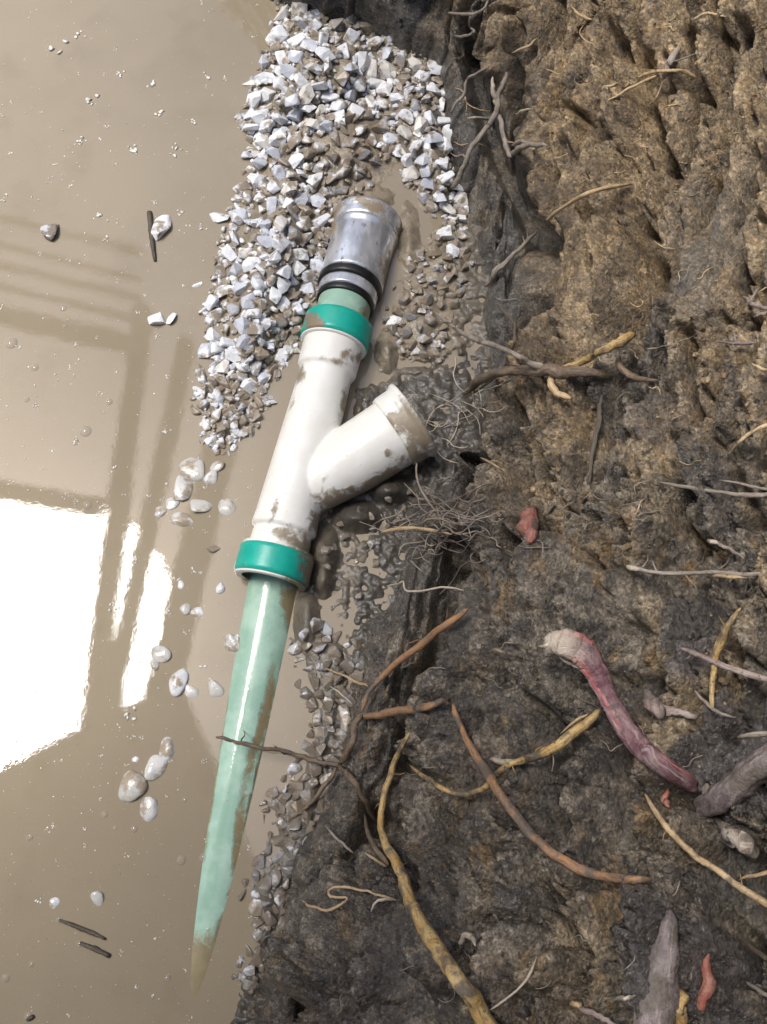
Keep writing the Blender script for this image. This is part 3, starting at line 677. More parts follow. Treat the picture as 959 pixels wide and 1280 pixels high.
for key, mat, kinds, lab, polys, dens in [('pale', SF_WHITE, 'white', 'smaller pale pebbles filling the gaps of the gravel heap', (P_TOP, P_TOP, P_TOP, P_LEFT, P_LEFT, P_LEFT, P_LEFT, P_ARM, P_ARM, P_TAIL), 2000),
                              ('muddy', SF_MUD, 'mud', 'small muddy pebbles above and right of the steel coupling', (P_MID, P_RIGHT, P_LEFT), 330),
                              ('wet', SF_WET, 'wet', 'small wet grey pebbles between the mint pipe and the soil wall', (P_FOOT, P_FOOT, P_FOOT, P_WET), 170)]:
    items = [(x, y, w) for (w, x, y, zi) in rest if ZONES[zi][1] == kinds]
    for _ in range(dens):
        poly = random.choice(polys); xs = [p[0] for p in poly]; ys = [p[1] for p in poly]
        x, y = random.uniform(min(xs) - 8, max(xs) + 8), random.uniform(min(ys) - 8, max(ys) + 8)
        if sdist(np.array([x]), np.array([y]), poly)[0] > -9: items.append((x, y, random.uniform(6, 12) if random.random() < .5 else random.uniform(12, 19)))
    pebble_stuff('gravel', items, mat, lab, 5, key)

# ------------------------------------------------------------------ the drain pipe
def frame(ax):
    ax = np.array(ax, float); ax /= np.linalg.norm(ax)
    s = np.cross(ax, (0, 0, 1)); s /= np.linalg.norm(s); up = np.cross(s, ax)
    return ax, s, up
def lathe(p0, ax, prof, seg=72, jit=0.0, seed=0):
    """closed or open surface of revolution: prof = [(distance along the axis, radius)]"""
    ax, s, up = frame(ax); V = []; Fc = []; n = len(prof)
    r_ = random.Random(seed)
    for (tt, rr) in prof:
        for kx in range(seg):
            a = 2 * math.pi * kx / seg
            V.append(np.array(p0) + ax * tt + (s * math.cos(a) + up * math.sin(a)) * rr)
    for i in range(n - 1):
        for kx in range(seg):
            k2 = (kx + 1) % seg
            Fc.append((i * seg + kx, i * seg + k2, (i + 1) * seg + k2, (i + 1) * seg + kx))
    return np.array(V), Fc
def dense(prof, step=.004):
    out = [prof[0]]
    for a, b in zip(prof[:-1], prof[1:]):
        n = max(1, int(abs(b[0] - a[0]) / step)); out += [(a[0] + (b[0] - a[0]) * i / n, a[1] + (b[1] - a[1]) * i / n) for i in range(1, n + 1)]
    return out
def mud_attr(V, zones, zlow=None):
    px, py, _ = project(np.asarray(V)); m = np.zeros(len(px))
    for (cx, cy, rx, ry, a, amt) in zones:
        c, s = math.cos(a), math.sin(a); x = px - cx; y = py - cy
        m = np.maximum(m, amt * np.exp(-(((c * x + s * y) / rx) ** 2 + ((-s * x + c * y) / ry) ** 2)))
    if zlow is not None: m = np.maximum(m, .9 * sstep(zlow + .016, zlow + .002, np.asarray(V)[:, 2]))
    return m
ZA = .030
cA = at(343, 707, ZA); cB = at(421, 417, ZA + .003)                 # centres of the lower and upper collar
AX, SD, UP = frame(cB - cA); LEN = np.linalg.norm(cB - cA)
pipe = empty('drain_pipe', cA * np.array([1, 1, 0]))
tag(pipe, 'drain pipe run with cream Y fitting, teal collars and steel coupling lying in muddy water', 'pipe')
RC, RB, RS = .0605, .0475, .0545
def collar(c, zones, name='collar'):
    w = .0225
    prof = [(-w, RC - .012), (-w, RC - .003), (-w + .003, RC), (-w + .008, RC), (w - .008, RC), (w - .003, RC), (w, RC - .003), (w, RC - .012)]
    V, Fc = lathe(c, AX, dense(prof))
    return obj(name, V, Fc, TEAL, pipe, attrs=dict(mud=mud_attr(V, zones, .0)))
collar(cA, [(392, 712, 22, 30, 0, .80), (385, 697, 24, 12, .2, .62), (305, 700, 10, 20, 0, .30)])
collar(cB, [(392, 402, 20, 16, .3, .72), (380, 396, 14, 12, 0, .5), (470, 430, 9, 24, 0, .6), (415, 425, 30, 6, .35, .5)])
for c_, s_ in ((cA, -.0225), (cB, -.0225)):                          # the pale moulded rim on the outer edge of each collar
    prof = [(s_ - .004, RC - .014), (s_ - .004, RC - .0035), (s_ - .0015, RC - .002), (s_ - .0005, RC - .004)]
    V, Fc = lathe(c_, AX, prof); obj('collar_rim', V, Fc, CREAM, pipe, attrs=dict(mud=mud_attr(V, [(420, 438, 26, 10, .3, .45), (380, 730, 30, 20, 0, .9), (340, 735, 30, 10, 0, .8)], .0)))
V, Fc = lathe(cA, AX, dense([(.0225, RS), (.0265, RC - .003), (.0265, RS)]))
obj('collar_rim', V, Fc, CREAM, pipe, attrs=dict(mud=mud_attr(V, [(385, 690, 40, 14, .2, .6)], .0)))
# Y fitting: one moulded piece, joined by remeshing
def solid(p0, ax, prof, seg=48):
    V, Fc = lathe(p0, ax, prof, seg); n = len(V)
    V = np.concatenate([V, [np.array(p0) + np.array(ax) * prof[0][0], np.array(p0) + np.array(ax) * prof[-1][0]]])
    l = (len(prof) - 1) * seg
    Fc = Fc + [(n, (kx + 1) % seg, kx) for kx in range(seg)] + [(n + 1, l + kx, l + (kx + 1) % seg) for kx in range(seg)]
    return V, Fc
def remesh(parts, voxel, smooth_it=3):
    V = []; Fc = []; off = 0
    for v, f in parts: V.append(v); Fc += [tuple(i + off for i in q) for q in f]; off += len(v)
    o = link('tmp', mesh_from('tmp', np.concatenate(V), Fc, CREAM))
    m = o.modifiers.new('r', 'REMESH'); m.mode = 'VOXEL'; m.voxel_size = voxel
    s = o.modifiers.new('s', 'SMOOTH'); s.factor = .5; s.iterations = smooth_it
    dg = bpy.context.evaluated_depsgraph_get(); e = o.evaluated_get(dg).to_mesh()
    vv = np.empty(len(e.vertices) * 3, np.float32); e.vertices.foreach_get('co', vv)
    ff = [tuple(p.vertices) for p in e.polygons]; o.evaluated_get(dg).to_mesh_clear()
    bpy.data.objects.remove(o); return vv.reshape(-1, 3), ff
bc = at(394, 606, ZA)                                               # where the branch leaves the barrel
be = at(513, 528, ZA + .026)
BX, BS, BU = frame(be - bc); BL = np.linalg.norm(be - bc)
t0, t1 = .0225, LEN - .0225
parts = [solid(cA, AX, [(t0, .0490), (t0 + .028, .0485), (t0 + .0305, .0455), (t0 + .0335, .0455), (t0 + .036, .0530), (t0 + .042, .0535), (t0 + .06, .0520), (t0 + .12, .0505), (t1 - .075, .0455), (t1 - .058, .0455), (t1 - .054, .0515), (t1, .0525)]),
         solid(bc, BX, [(-.03, RB - .004), (BL * .45, RB + .0105), (BL - .036, RB + .0115), (BL - .032, RB + .0115)])]
Vw, Fw = remesh(parts, .0030, 5)
zones_w = [(432, 634, 46, 26, .4, .85), (488, 600, 30, 14, -.6, .85), (408, 655, 30, 22, .2, .85), (425, 640, 40, 20, .5, .75), (470, 602, 54, 13, -.62, .74), (500, 578, 18, 26, -.5, .55), (410, 658, 34, 14, .2, .8), (455, 620, 46, 20, -.6, .72), (485, 565, 12, 9, 0, .62), (440, 612, 12, 12, 0, .62), (405, 600, 10, 40, .4, .36),
           (350, 655, 26, 8, .2, .42), (373, 470, 14, 24, 0, .56), (415, 450, 46, 8, .3, .52), (440, 445, 34, 12, .3, .55), (365, 672, 40, 16, .2, .60), (385, 684, 36, 16, .2, .72), (430, 500, 8, 40, .26, .5), (342, 640, 6, 30, .26, .5), (366, 500, 6, 50, .26, .45)]
obj('pipe_fitting', Vw, Fw, CREAM, pipe, attrs=dict(mud=mud_attr(Vw, zones_w, -.004)))
prof = [(BL - .034, RB + .009), (BL - .034, RB + .0145), (BL - .028, RB + .0170), (BL - .004, RB + .0175), (BL + .003, RB + .0225), (BL + .008, RB + .0225), (BL + .010, RB + .010), (BL - .01, RB + .005), (BL - .03, RB + .004)]
V, Fc = lathe(bc, BX, dense(prof, .003))
sock = obj('branch_socket', V, Fc, CREAM, pipe, attrs=dict(mud=mud_attr(V, [(508, 528, 34, 36, -.4, .70), (528, 540, 26, 38, -.4, .78), (515, 570, 30, 22, 0, .75), (488, 503, 20, 10, .2, .22)], .0)))
V, Fc = lathe(bc, BX, [(BL - .025, .001), (BL - .025, RB + .0045)])
obj('bore_shade', V, Fc, RUBBER, sock)  # black disc standing in for the shade inside the bore
# mint pipe below, sinking under the water
q0 = at(346, 722, -.025); q1 = at(251, 1238, -.0512)
PX_, _, _ = frame(q1 - q0); PLn = np.linalg.norm(q1 - q0) * 1.25
V, Fc = lathe(q0, PX_, dense([(-.02, .0474), (PLn, .0520)], .006), 96)
px, py, _ = project(V)
mid = np.interp(py, [740, 850, 1000, 1100, 1200, 1260], [345, 333, 303, 285, 262, 250]); mw = np.interp(py, [740, 800, 1000, 1240], [6, 9, 10, 7])
md = (.68 + .14 * np.sin(py / 23)) * np.exp(-((px - mid - 4 + 4 * np.sin(py / 37)) / mw) ** 2) * sstep(770, 860, py)
md = np.maximum(md, mud_attr(V, [(374, 782, 21, 62, -.2, 1.0), (362, 752, 16, 26, 0, .8)]))
md = np.maximum(md, .5 * sstep(1180, 1250, py)); md = np.maximum(md, .80 * sstep(.0045, .0003, V[:, 2]) * sstep(700, 1000, py) * sstep(1180, 980, py) * (V[:, 2] > -.03)); md = np.maximum(md, 1.15 * sstep(1110, 1240, py))
obj('lower_pipe', V, Fc, MINT, pipe, attrs=dict(mud=md))
# mint stub and steel coupling at the upper end
c0 = cB; cE = at(465, 262, ZA - .030); CXa, _, _ = frame(cE - c0); CL = np.linalg.norm(cE - c0)
V, Fc = lathe(c0, CXa, dense([(.01, .0475), (.070, .0475)])); obj('upper_pipe', V, Fc, MINT, pipe, attrs=dict(mud=mud_attr(V, [(392, 385, 14, 14, 0, .6), (455, 392, 12, 14, 0, .7)], .0)))
cp0 = .060
coup = empty('pipe_coupling', cB - np.array(pipe.location)); coup.parent = pipe
zc = [(408, 275, 22, 60, .3, .80), (508, 300, 26, 44, -.2, .72), (494, 350, 22, 50, -.3, .80), (455, 252, 70, 16, .5, .66), (480, 275, 34, 12, .6, .45)]
def cpart(nm, prof, mat, step=.003):
    V, Fc = lathe(cB, CXa, dense(prof, step), 84)
    return obj(nm, V, Fc, mat, coup, attrs=dict(mud=mud_attr(V, zc, .004)))
cpart('rubber_band', [(cp0, .047), (cp0, .0505), (cp0 + .002, .0520), (cp0 + .012, .0520), (cp0 + .014, .050)], RUBBER)
cpart('clamp_band', [(cp0 + .013, .048), (cp0 + .014, .0532), (cp0 + .032, .0538), (cp0 + .034, .050)], STEEL)
cpart('rubber_band', [(cp0 + .033, .050), (cp0 + .034, .0560), (cp0 + .037, .0578), (cp0 + .049, .0578), (cp0 + .052, .054)], RUBBER)
cpart('steel_sleeve', [(cp0 + .050, .054), (cp0 + .051, .0583), (cp0 + .054, .0592), (cp0 + .066, .0583), (cp0 + .12, .0583), (cp0 + .150, .0600), (cp0 + .158, .0632), (cp0 + .163, .0638), (cp0 + .166, .0615)], STEEL)
cpart('steel_lip', [(cp0 + .165, .060), (cp0 + .168, .0625), (cp0 + .186, .0625), (cp0 + .191, .0655), (cp0 + .198, .0655), (cp0 + .199, .055), (cp0 + .18, .051)], STEEL)

# ------------------------------------------------------------------ roots
def catmull(P, n):
    P = np.asarray(P, float); P = np.concatenate([[2 * P[0] - P[1]], P, [2 * P[-1] - P[-2]]]); out = []
    for i in range(1, len(P) - 2):
        for tt in np.linspace(0, 1, n, endpoint=False):
            a, b, c, e = P[i - 1], P[i], P[i + 1], P[i + 2]
            out.append(.5 * ((2 * b) + (c - a) * tt + (2 * a - 5 * b + 4 * c - e) * tt ** 2 + (3 * b - a - 3 * c + e) * tt ** 3))
    out.append(P[-2]); return np.array(out)
def tube(pts, rad, seg=8, knob=.16, seed=0, tip=True):
    r = np.random.default_rng(seed); n = len(pts); T = np.gradient(pts, axis=0); T /= np.linalg.norm(T, axis=1, keepdims=True) + 1e-12
    ref = np.array([0.3, -.2, .93]); V = []; Fc = []; ph = r.uniform(0, 6)
    low = np.interp(np.arange(n), np.linspace(0, n - 1, max(3, n // 4)), r.normal(0, 1, max(3, n // 4)))
    for i in range(n):
        s = np.cross(T[i], ref); s /= np.linalg.norm(s) + 1e-9; b = np.cross(s, T[i])
        for kx in range(seg):
            a = 2 * math.pi * kx / seg; rr = rad[i] * (1 + knob * (.6 * low[i] + .5 * r.normal()) + (seg > 8) * (.12 * math.cos(3 * a + ph + .07 * i) + .09 * math.cos(5 * a - ph + .04 * i)))
            V.append(pts[i] + (s * math.cos(a) + b * math.sin(a)) * rr)
    for i in range(n - 1):
        for kx in range(seg):
            k2 = (kx + 1) % seg; Fc.append((i * seg + kx, i * seg + k2, (i + 1) * seg + k2, (i + 1) * seg + kx))
    Fc.append(tuple(range(seg))[::-1]); Fc.append(tuple(range((n - 1) * seg, n * seg)))
    return np.array(V), Fc
_rs = [0]
def root_shape(P, widths, wig=.5, lift=None, seg=8, knob=.16, n=6, taper=True):
    """P: photograph pixels (x, y[, lift in metres]); widths in pixels, one or a list"""
    _rs[0] += 1; r = np.random.default_rng(1000 + _rs[0])
    w = .80 * np.interp(np.linspace(0, 1, len(P)), np.linspace(0, 1, len(np.atleast_1d(widths))), np.atleast_1d(widths))
    pts = []; rad = []
    for p, ww in zip(P, w):
        lf = p[2] if len(p) > 2 else (.004 if lift is None else lift)
        lf = lf * .6 if lf < .05 else lf
        q, t = seen(p[0], p[1], 0); rr = ww * t / F / 2
        q, t = seen(p[0], p[1], lf + rr * .4); pts.append(q); rad.append(ww * t / F / 2)
    pts = np.array(pts)
    # do not follow every clod: relax the depth along the root
    dep = np.linalg.norm(pts - np.array([0, 0, HC]), axis=1); ds = dep.copy()
    for _ in range(2):
        s2 = ds.copy(); s2[1:-1] = np.minimum(ds[1:-1], (ds[:-2] + ds[2:]) / 2); ds = s2
    dirs = (pts - np.array([0, 0, HC])) / dep[:, None]; pts = np.array([0, 0, HC]) + dirs * ds[:, None]
    C = catmull(pts, n); rd = np.interp(np.linspace(0, 1, len(C)), np.linspace(0, 1, len(rad)), rad)
    jit = r.normal(0, 1, (len(C), 3)); jit = (jit + np.roll(jit, 1, 0) + np.roll(jit, 2, 0)) / 3; jit[0] = jit[-1] = 0
    C = C + jit * (rd * wig)[:, None]
    e = np.minimum(np.arange(len(C)), np.arange(len(C))[::-1]); rd = rd * (np.clip(.35 + .65 * np.sqrt(np.clip(e / 3.0, 0, 1)), 0, 1) if taper else 1)
    return tube(C, np.maximum(rd, .0004), seg, knob, _rs[0])
def bark_attr(V, seg):
    n = len(V) // seg; C = V.reshape(n, seg, 3).mean(1); L = np.concatenate([[0], np.cumsum(np.linalg.norm(np.diff(C, axis=0), axis=1))])
    a = 2 * np.pi * np.arange(seg) / seg
    return dict(bl=np.repeat(L, seg), bc=np.tile(np.cos(a), n), bs=np.tile(np.sin(a), n))
def root(label, P, widths, mat, branches=(), group=None, name='root', cat='root', **k):
    V, Fc = root_shape(P, widths, **k)
    o = obj(name, V, Fc, RM.get(mat, mat) if isinstance(mat, str) else mat, attrs=bark_attr(V, k.get('seg', 8))); tag(o, label, cat, group)
    if max(np.atleast_1d(widths)) >= 8 and len(P) > 4 and isinstance(mat, str):
        rr_ = random.Random(len(label) * 7 + int(P[0][0]))
        for _ in range(rr_.randint(3, 5)):
            q = P[rr_.randrange(1, len(P) - 1)]; a = rr_.uniform(0, 6.28); L_ = rr_.uniform(10, 26); lf = q[2] if len(q) > 2 else .01; pp = [(q[0], q[1], lf)]
            for i_ in range(3): a += rr_.gauss(0, .5); pp.append((pp[-1][0] + math.cos(a) * L_ / 3, pp[-1][1] + math.sin(a) * L_ / 3, max(.002, lf * (.8 - .25 * i_))))
            V, Fc = root_shape(pp, [3.0, 1.6], wig=.6, seg=5, n=4); obj('rootlet', V, Fc, RM[mat], o, attrs=bark_attr(V, 5))
    for b in branches:
        bp, bw, bm = b[:3]; kk = dict(k); kk.update(b[3] if len(b) > 3 else {})
        V, Fc = root_shape(bp, bw, **kk); obj('side_root', V, Fc, RM[bm], o, attrs=bark_attr(V, kk.get('seg', 8)))
    return o
# the red stub
V, Fc = root_shape([(684, 806, .055), (704, 804, .065), (726, 815, .065), (744, 840, .06), (758, 868, .055), (776, 900, .05), (800, 932, .035), (828, 956, .02), (866, 982, .0)], [22, 40, 43, 34, 29, 31, 35, 31, 26], seg=16, wig=.05, knob=.07, n=12, taper=False)
px, py, _ = project(V)
o = obj('root', V, Fc, RED, attrs=dict(tip=sstep(740, 700, px), **bark_attr(V, 16))); tag(o, 'thick purplish red root stub with a frayed pale end sticking out of the dark soil', 'root')
for i, (a, b) in enumerate([((690, 800), (672, 808)), ((694, 796), (678, 798)), ((700, 792), (688, 788)), ((724, 832), (700, 822)), ((735, 836), (712, 830))]):
    V, Fc = root_shape([(a[0], a[1], .07), ((a[0] + b[0]) / 2, (a[1] + b[1]) / 2 + 2, .072), (b[0], b[1], .068)], [9, 6, 2], n=4); obj('frayed_fibre', V, Fc, RM['pale'], o)
root('thick purplish grey root running off the right edge beside the red stub', [(880, 1010, .0), (905, 996, .02), (935, 970, .03), (985, 935, .03)], [34, 40, 42, 44], PURPLE, seg=16, wig=.06, n=10, knob=.07, taper=False)
root('short smeared grey root just under the purplish root at the right edge', [(895, 1022, .0), (925, 1045, .012), (950, 1068, .0)], [26, 34, 22], 'grey', seg=10, n=6)
root('broad purplish grey root stump rising at the bottom edge on the right', [(838, 1140, -.010), (834, 1172, -.004), (824, 1225, -.002), (820, 1300, .0)], [14, 38, 52, 62], PURPLE, seg=9, wig=.10, n=6, knob=.16, taper=False)
root('splintered red wood at the bottom edge beside the broad stump', [(886, 1192, -.003), (882, 1225, .002), (874, 1262, -.004)], [10, 24, 20], REDWOOD, seg=6, wig=.3, knob=.3)
root('orange brown root knob at the bottom edge left of the red wood', [(852, 1240, .0), (850, 1262, .010), (846, 1290, .0)], [14, 24, 22], 'ochre', seg=9, knob=.2)
root('small red broken root end set in a hole of the grey soil', [(669, 634, -.004), (664, 655, .002), (661, 678, -.004)], [16, 27, 18], REDWOOD, seg=7, knob=.3)
root('tiny red root bit just left of the purplish root', [(834, 985, .0), (832, 1000, .008), (836, 1010, .0)], [7, 11, 6], REDWOOD)
# middle left: dark root with thin twig across the pipe
root('dark thin root lying across the mint pipe and joining a root by the soil wall',
     [(270, 921, .056), (285, 924, .060), (300, 929, .060), (325, 935, .058), (350, 938, .050), (378, 946, .04), (398, 950, .036), (424, 957, .03)], [5, 7, 7, 6, 6, 7, 7, 9], 'brown',
     [([(424, 957, .03), (438, 935, .03), (446, 905, .03), (452, 892, .03)], [12, 12, 11, 9], 'brown'), ([(424, 957, .028), (440, 975, .02), (455, 1000, .012), (470, 1030, .004)], [10, 9, 8, 6], 'brown'),
      ([(420, 960, .026), (405, 985, .015), (385, 1010, .01), (350, 1030, .006)], [8, 7, 6, 3], 'brown')])
root('brown root running level over dark soil to meet the long curved orange root', [(448, 895, .03), (472, 893, .03), (500, 889, .028), (530, 886, .025), (548, 879, .022), (562, 878, .02)], [10, 12, 12, 14, 12, 9], 'orange', wig=.3)
root('long curved orange root sweeping down from the middle to a pale yellow end', [(566, 880, .022), (576, 908, .025), (588, 932, .026), (604, 958, .028), (622, 986, .03), (640, 1014, .03), (662, 1042, .028), (690, 1066, .025), (724, 1086, .02), (760, 1096, .014), (790, 1099, .008), (815, 1099, .002)],
     [9, 10, 12, 14, 14, 14, 13, 14, 15, 14, 12, 8], 'orange', wig=.16, knob=.08, seg=10)
root('brown root slanting up to a light orange tip between dark soil columns', [(452, 890, .03), (460, 868, .026), (475, 848, .024), (500, 826, .026), (530, 803, .03), (560, 780, .034), (586, 761, .036)], [6, 8, 9, 10, 11, 11, 8], 'orange', wig=.22)
root('bright ochre peeling root beneath the red stub, forking to a thin end', [(750, 886, .03), (736, 902, .032), (716, 917, .032), (694, 934, .03), (668, 946, .026), (640, 954, .022), (622, 968, .02), (604, 986, .018), (576, 993, .016), (545, 981, .012), (512, 956, .008)], [10, 14, 16, 15, 14, 10, 9, 9, 9, 8, 5], 'ochre',
     [([(644, 955, .022), (628, 952, .02), (612, 949, .014)], [12, 10, 7], 'pale'), ([(735, 892, .034), (718, 902, .036), (700, 918, .036)], [4, 4, 2], 'tan'), ([(690, 934, .034), (692, 950, .034), (690, 964, .03)], [2, 2, 1], 'tan')], wig=.25)
root('long thick ochre spotted root running down to the bottom edge', [(512, 916, .015), (500, 938, .02), (489, 965, .024), (479, 1000, .026), (476, 1030, .028), (484, 1058, .03), (498, 1084, .03), (508, 1110, .032), (516, 1132, .034), (532, 1162, .034), (552, 1192, .03), (576, 1228, .028), (598, 1260, .026), (624, 1300, .024)],
     [7, 8, 9, 9, 10, 14, 17, 19, 19, 22, 24, 26, 28, 32], 'ochre', [([(486, 1082, .03), (470, 1060, .028), (460, 1040, .022), (456, 1018, .014)], [9, 7, 6, 4], 'brown'), ([(484, 1084, .03), (470, 1075, .026), (456, 1066, .02)], [4, 4, 3], 'tan')], wig=.18, knob=.10, seg=10)
root('thin pale looped rootlet at the foot of the wall near the last gravel', [(378, 1126, .03), (390, 1134, .03), (408, 1138, .03), (424, 1132, .028), (434, 1124, .026), (414, 1120, .024), (412, 1111, .022), (430, 1109, .02), (455, 1113, .02), (478, 1120, .018), (498, 1125, .016)], [3, 4, 4, 4, 3, 4, 3, 4, 4, 4, 4], 'tan')
root('short white rootlet beside the looped rootlet', [(464, 1140, .02), (470, 1128, .022), (480, 1124, .02), (492, 1125, .016)], [3, 4, 4, 3], 'pale')
root('thin grey rootlet leaning on the dark soil left of the long ochre root', [(407, 1032, .02), (420, 1046, .02), (432, 1058, .02), (442, 1066, .018)], [3, 4, 4, 3], 'grey')
# the gnarled cluster
root('gnarled grey brown root cluster with a bright yellow stick, reaching over the water',
     [(584, 492, .06), (600, 476, .055), (622, 466, .05), (650, 464, .045), (680, 464, .04), (705, 465, .03), (735, 466, .016), (765, 471, -.004)], [6, 14, 17, 16, 17, 18, 15, 12], 'brown',
     [([(545, 391, .09), (566, 408, .085), (590, 422, .08), (618, 432, .07), (642, 442, .06), (662, 454, .05), (684, 462, .045)], [4, 5, 7, 8, 8, 10, 14], 'grey'),
      ([(694, 466, .045), (712, 458, .05), (735, 448, .055), (760, 436, .06), (778, 427, .06), (793, 417, .06)], [10, 12, 13, 14, 16, 12], 'ochre'),
      ([(690, 468, .042), (690, 480, .046), (698, 492, .044), (714, 498, .04)], [11, 10, 11, 9], 'tan'),
      ([(772, 440, .03), (778, 460, .025), (796, 472, .02), (822, 475, .012)], [9, 10, 11, 8], 'brown'),
      ([(604, 476, .055), (592, 488, .055), (594, 506, .05)], [5, 4, 3], 'brown'), ([(622, 470, .05), (600, 486, .05), (582, 498, .045)], [5, 4, 2], 'brown'), ([(640, 474, .045), (618, 484, .045), (596, 492, .045)], [4, 3, 2], 'grey'),
      ([(600, 472, .055), (580, 490, .06), (556, 506, .06), (532, 516, .06)], [3, 2.5, 2, 1.5], 'grey'), ([(570, 410, .085), (560, 402, .09), (548, 404, .09)], [2.5, 2, 1.5], 'grey')], wig=.25)
root('pinkish brown twig standing above the gnarled root cluster', [(640, 440, .05), (644, 420, .05), (640, 400, .045), (622, 382, .04)], [5, 4, 4, 3], 'brown', [([(643, 415, .05), (652, 402, .045), (654, 392, .04)], [4, 3, 2], 'brown')])
root('smooth light tan root bowed out of the ochre soil', [(683, 276, .03), (696, 265, .04), (714, 253, .045), (734, 242, .045), (758, 235, .04), (790, 230, .012)], [5, 6, 6, 7, 7, 5], 'tan', wig=.08, knob=.05)
root('dull grey root lying low in the gap below the bowed tan root', [(606, 358, .01), (622, 340, .015), (640, 322, .02), (655, 306, .025), (672, 288, .03)], [8, 9, 8, 6, 5], 'grey')
root('forked whitish grey root hanging beside the upper gravel', [(633, 90, .03), (628, 112, .035), (620, 140, .04), (612, 158, .04), (596, 175, .04), (584, 198, .045), (574, 222, .04), (560, 238, .03)], [8, 8, 9, 9, 8, 8, 9, 6], 'grey',
     [([(616, 96, .03), (618, 118, .035), (622, 134, .04)], [7, 7, 6], 'pale'), ([(622, 140, .04), (628, 165, .035), (632, 182, .03), (640, 196, .03)], [8, 8, 9, 7], 'grey'),
      ([(634, 196, .03), (648, 186, .03), (664, 181, .028), (684, 182, .02)], [9, 9, 8, 7], 'grey'), ([(640, 182, .03), (652, 177, .03), (668, 180, .026)], [6, 6, 5], 'grey'), ([(612, 148, .04), (598, 147, .036), (584, 148, .03)], [5, 4, 3], 'pale'), ([(645, 142, .03), (655, 138, .03), (664, 136, .028)], [4, 4, 3], 'pale')])
root('tangled grey rootlet beside the top of the gravel heap', [(610, 84, .03), (596, 92, .03), (584, 100, .03), (580, 118, .035), (570, 130, .035), (564, 142, .03)], [4, 4, 5, 5, 5, 4], 'grey')
root('thin grey rootlet curled at the top edge beside the heap', [(560, 16, .02), (578, 18, .02), (596, 16, .02), (606, 10, .015), (612, -4, .01)], [5, 5, 4, 4, 3], 'grey')
root('small curled rootlet under the top edge rootlet', [(568, 44, .02), (580, 46, .02), (592, 40, .02), (588, 34, .015)], [4, 5, 4, 3], 'grey')
root('short ochre rootlet crossing the soil near the top edge', [(640, 66, .015), (660, 58, .02), (672, 48, .012)], [3, 4, 3], 'tan')
root('thin tan rootlet at the top in the ochre soil', [(714, 8, .01), (726, 20, .016), (740, 24, .008)], [3, 5, 4], 'tan')
root('pale bent twig in the upper right soil with a long thin straight shoot', [(798, 96, .03), (815, 91, .035), (838, 88, .035), (856, 89, .035), (871, 98, .02)], [6, 5, 5, 6, 4], 'tan',
     [([(758, 127, .015), (778, 116, .02), (800, 104, .026), (826, 92, .03)], [3, 4, 4, 4], 'tan'), ([(830, 98, .02), (838, 78, .02), (848, 58, .016)], [10, 13, 9], 'grey'), ([(842, 78, .025), (862, 70, .025), (882, 62, .02)], [3, 2.5, 2], 'grey')])
root('light tan twig close to the top edge at the right', [(866, 25, .012), (878, 18, .018), (890, 17, .018), (908, 21, .01)], [4, 5, 5, 4], 'tan')
root('pinkish branched twig at the right edge in the grey brown soil', [(928, 370, .02), (940, 380, .025), (958, 386, .025), (980, 388, .02)], [5, 6, 7, 6], 'pink', [([(938, 378, .025), (944, 366, .025), (950, 360, .02)], [4, 4, 3], 'pink'), ([(942, 396, .02), (952, 392, .022), (965, 390, .02)], [4, 5, 4], 'pink')])
root('small pinkish rootlet below the branched twig at the right edge', [(892, 427, .015), (912, 428, .02), (926, 430, .02), (944, 428, .012)], [3, 4, 7, 6], 'pink', [([(920, 428, .02), (918, 418, .02), (916, 410, .015)], [4, 3, 2], 'pink')])
root('plain tan twig on the right edge above the grey fibres', [(911, 570, .008), (922, 555, .02), (936, 543, .024), (955, 533, .024), (985, 527, .02)], [4, 5, 6, 6, 6], 'tan', wig=.1)
root('upper tan root tip cutting the right edge below the pinkish rootlet', [(940, 454, .02), (955, 462, .022), (975, 468, .02)], [4, 5, 5], 'tan')
root('two limp grey root fibres side by side at the right edge', [(822, 602, .008), (852, 608, .02), (890, 614, .022), (930, 619, .024), (980, 618, .02)], [3, 5, 6, 7, 7], 'grey', [([(898, 600, .02), (925, 604, .024), (950, 610, .024), (980, 612, .02)], [3, 4, 4, 4], 'grey')])
root('long grey root with a white cut tip pointing left in the right half', [(784, 708, .03), (800, 712, .034), (822, 716, .034), (850, 717, .03), (890, 715, .026), (935, 718, .026), (985, 712, .02)], [8, 7, 7, 6, 7, 7, 7], 'grey', [([(870, 716, .028), (900, 720, .03), (935, 722, .026)], [5, 5, 7], 'tan'), ([(784, 708, .032), (790, 710, .036), (800, 712, .036)], [8, 8.5, 7.5], 'pale')], wig=.12)
root('ochre rootlet curling near the right edge just above the long grey root', [(885, 675, .01), (900, 680, .015), (918, 690, .012), (930, 698, .005)], [6, 5, 5, 4], 'grey', [([(884, 676, .014), (890, 677, .018), (897, 679, .016)], [8, 8, 6], 'pale')])
root('upright ochre spindle root crossing a grey root at the right', [(890, 888, .02), (890, 862, .025), (892, 838, .03), (898, 812, .034), (908, 786, .034), (926, 760, .03)], [7, 9, 10, 12, 12, 6], 'ochre', wig=.15)
root('pinkish grey root laid over the upright ochre spindle', [(851, 810, .036), (868, 816, .042), (890, 826, .045), (920, 838, .04), (985, 856, .03)], [6, 9, 10, 10, 10], 'pink', wig=.1)
root('thin kinked pale rootlet below the upright spindle', [(868, 864, .012), (878, 872, .02), (892, 888, .024), (906, 894, .02), (922, 897, .01)], [4, 5, 6, 5, 3], 'grey')
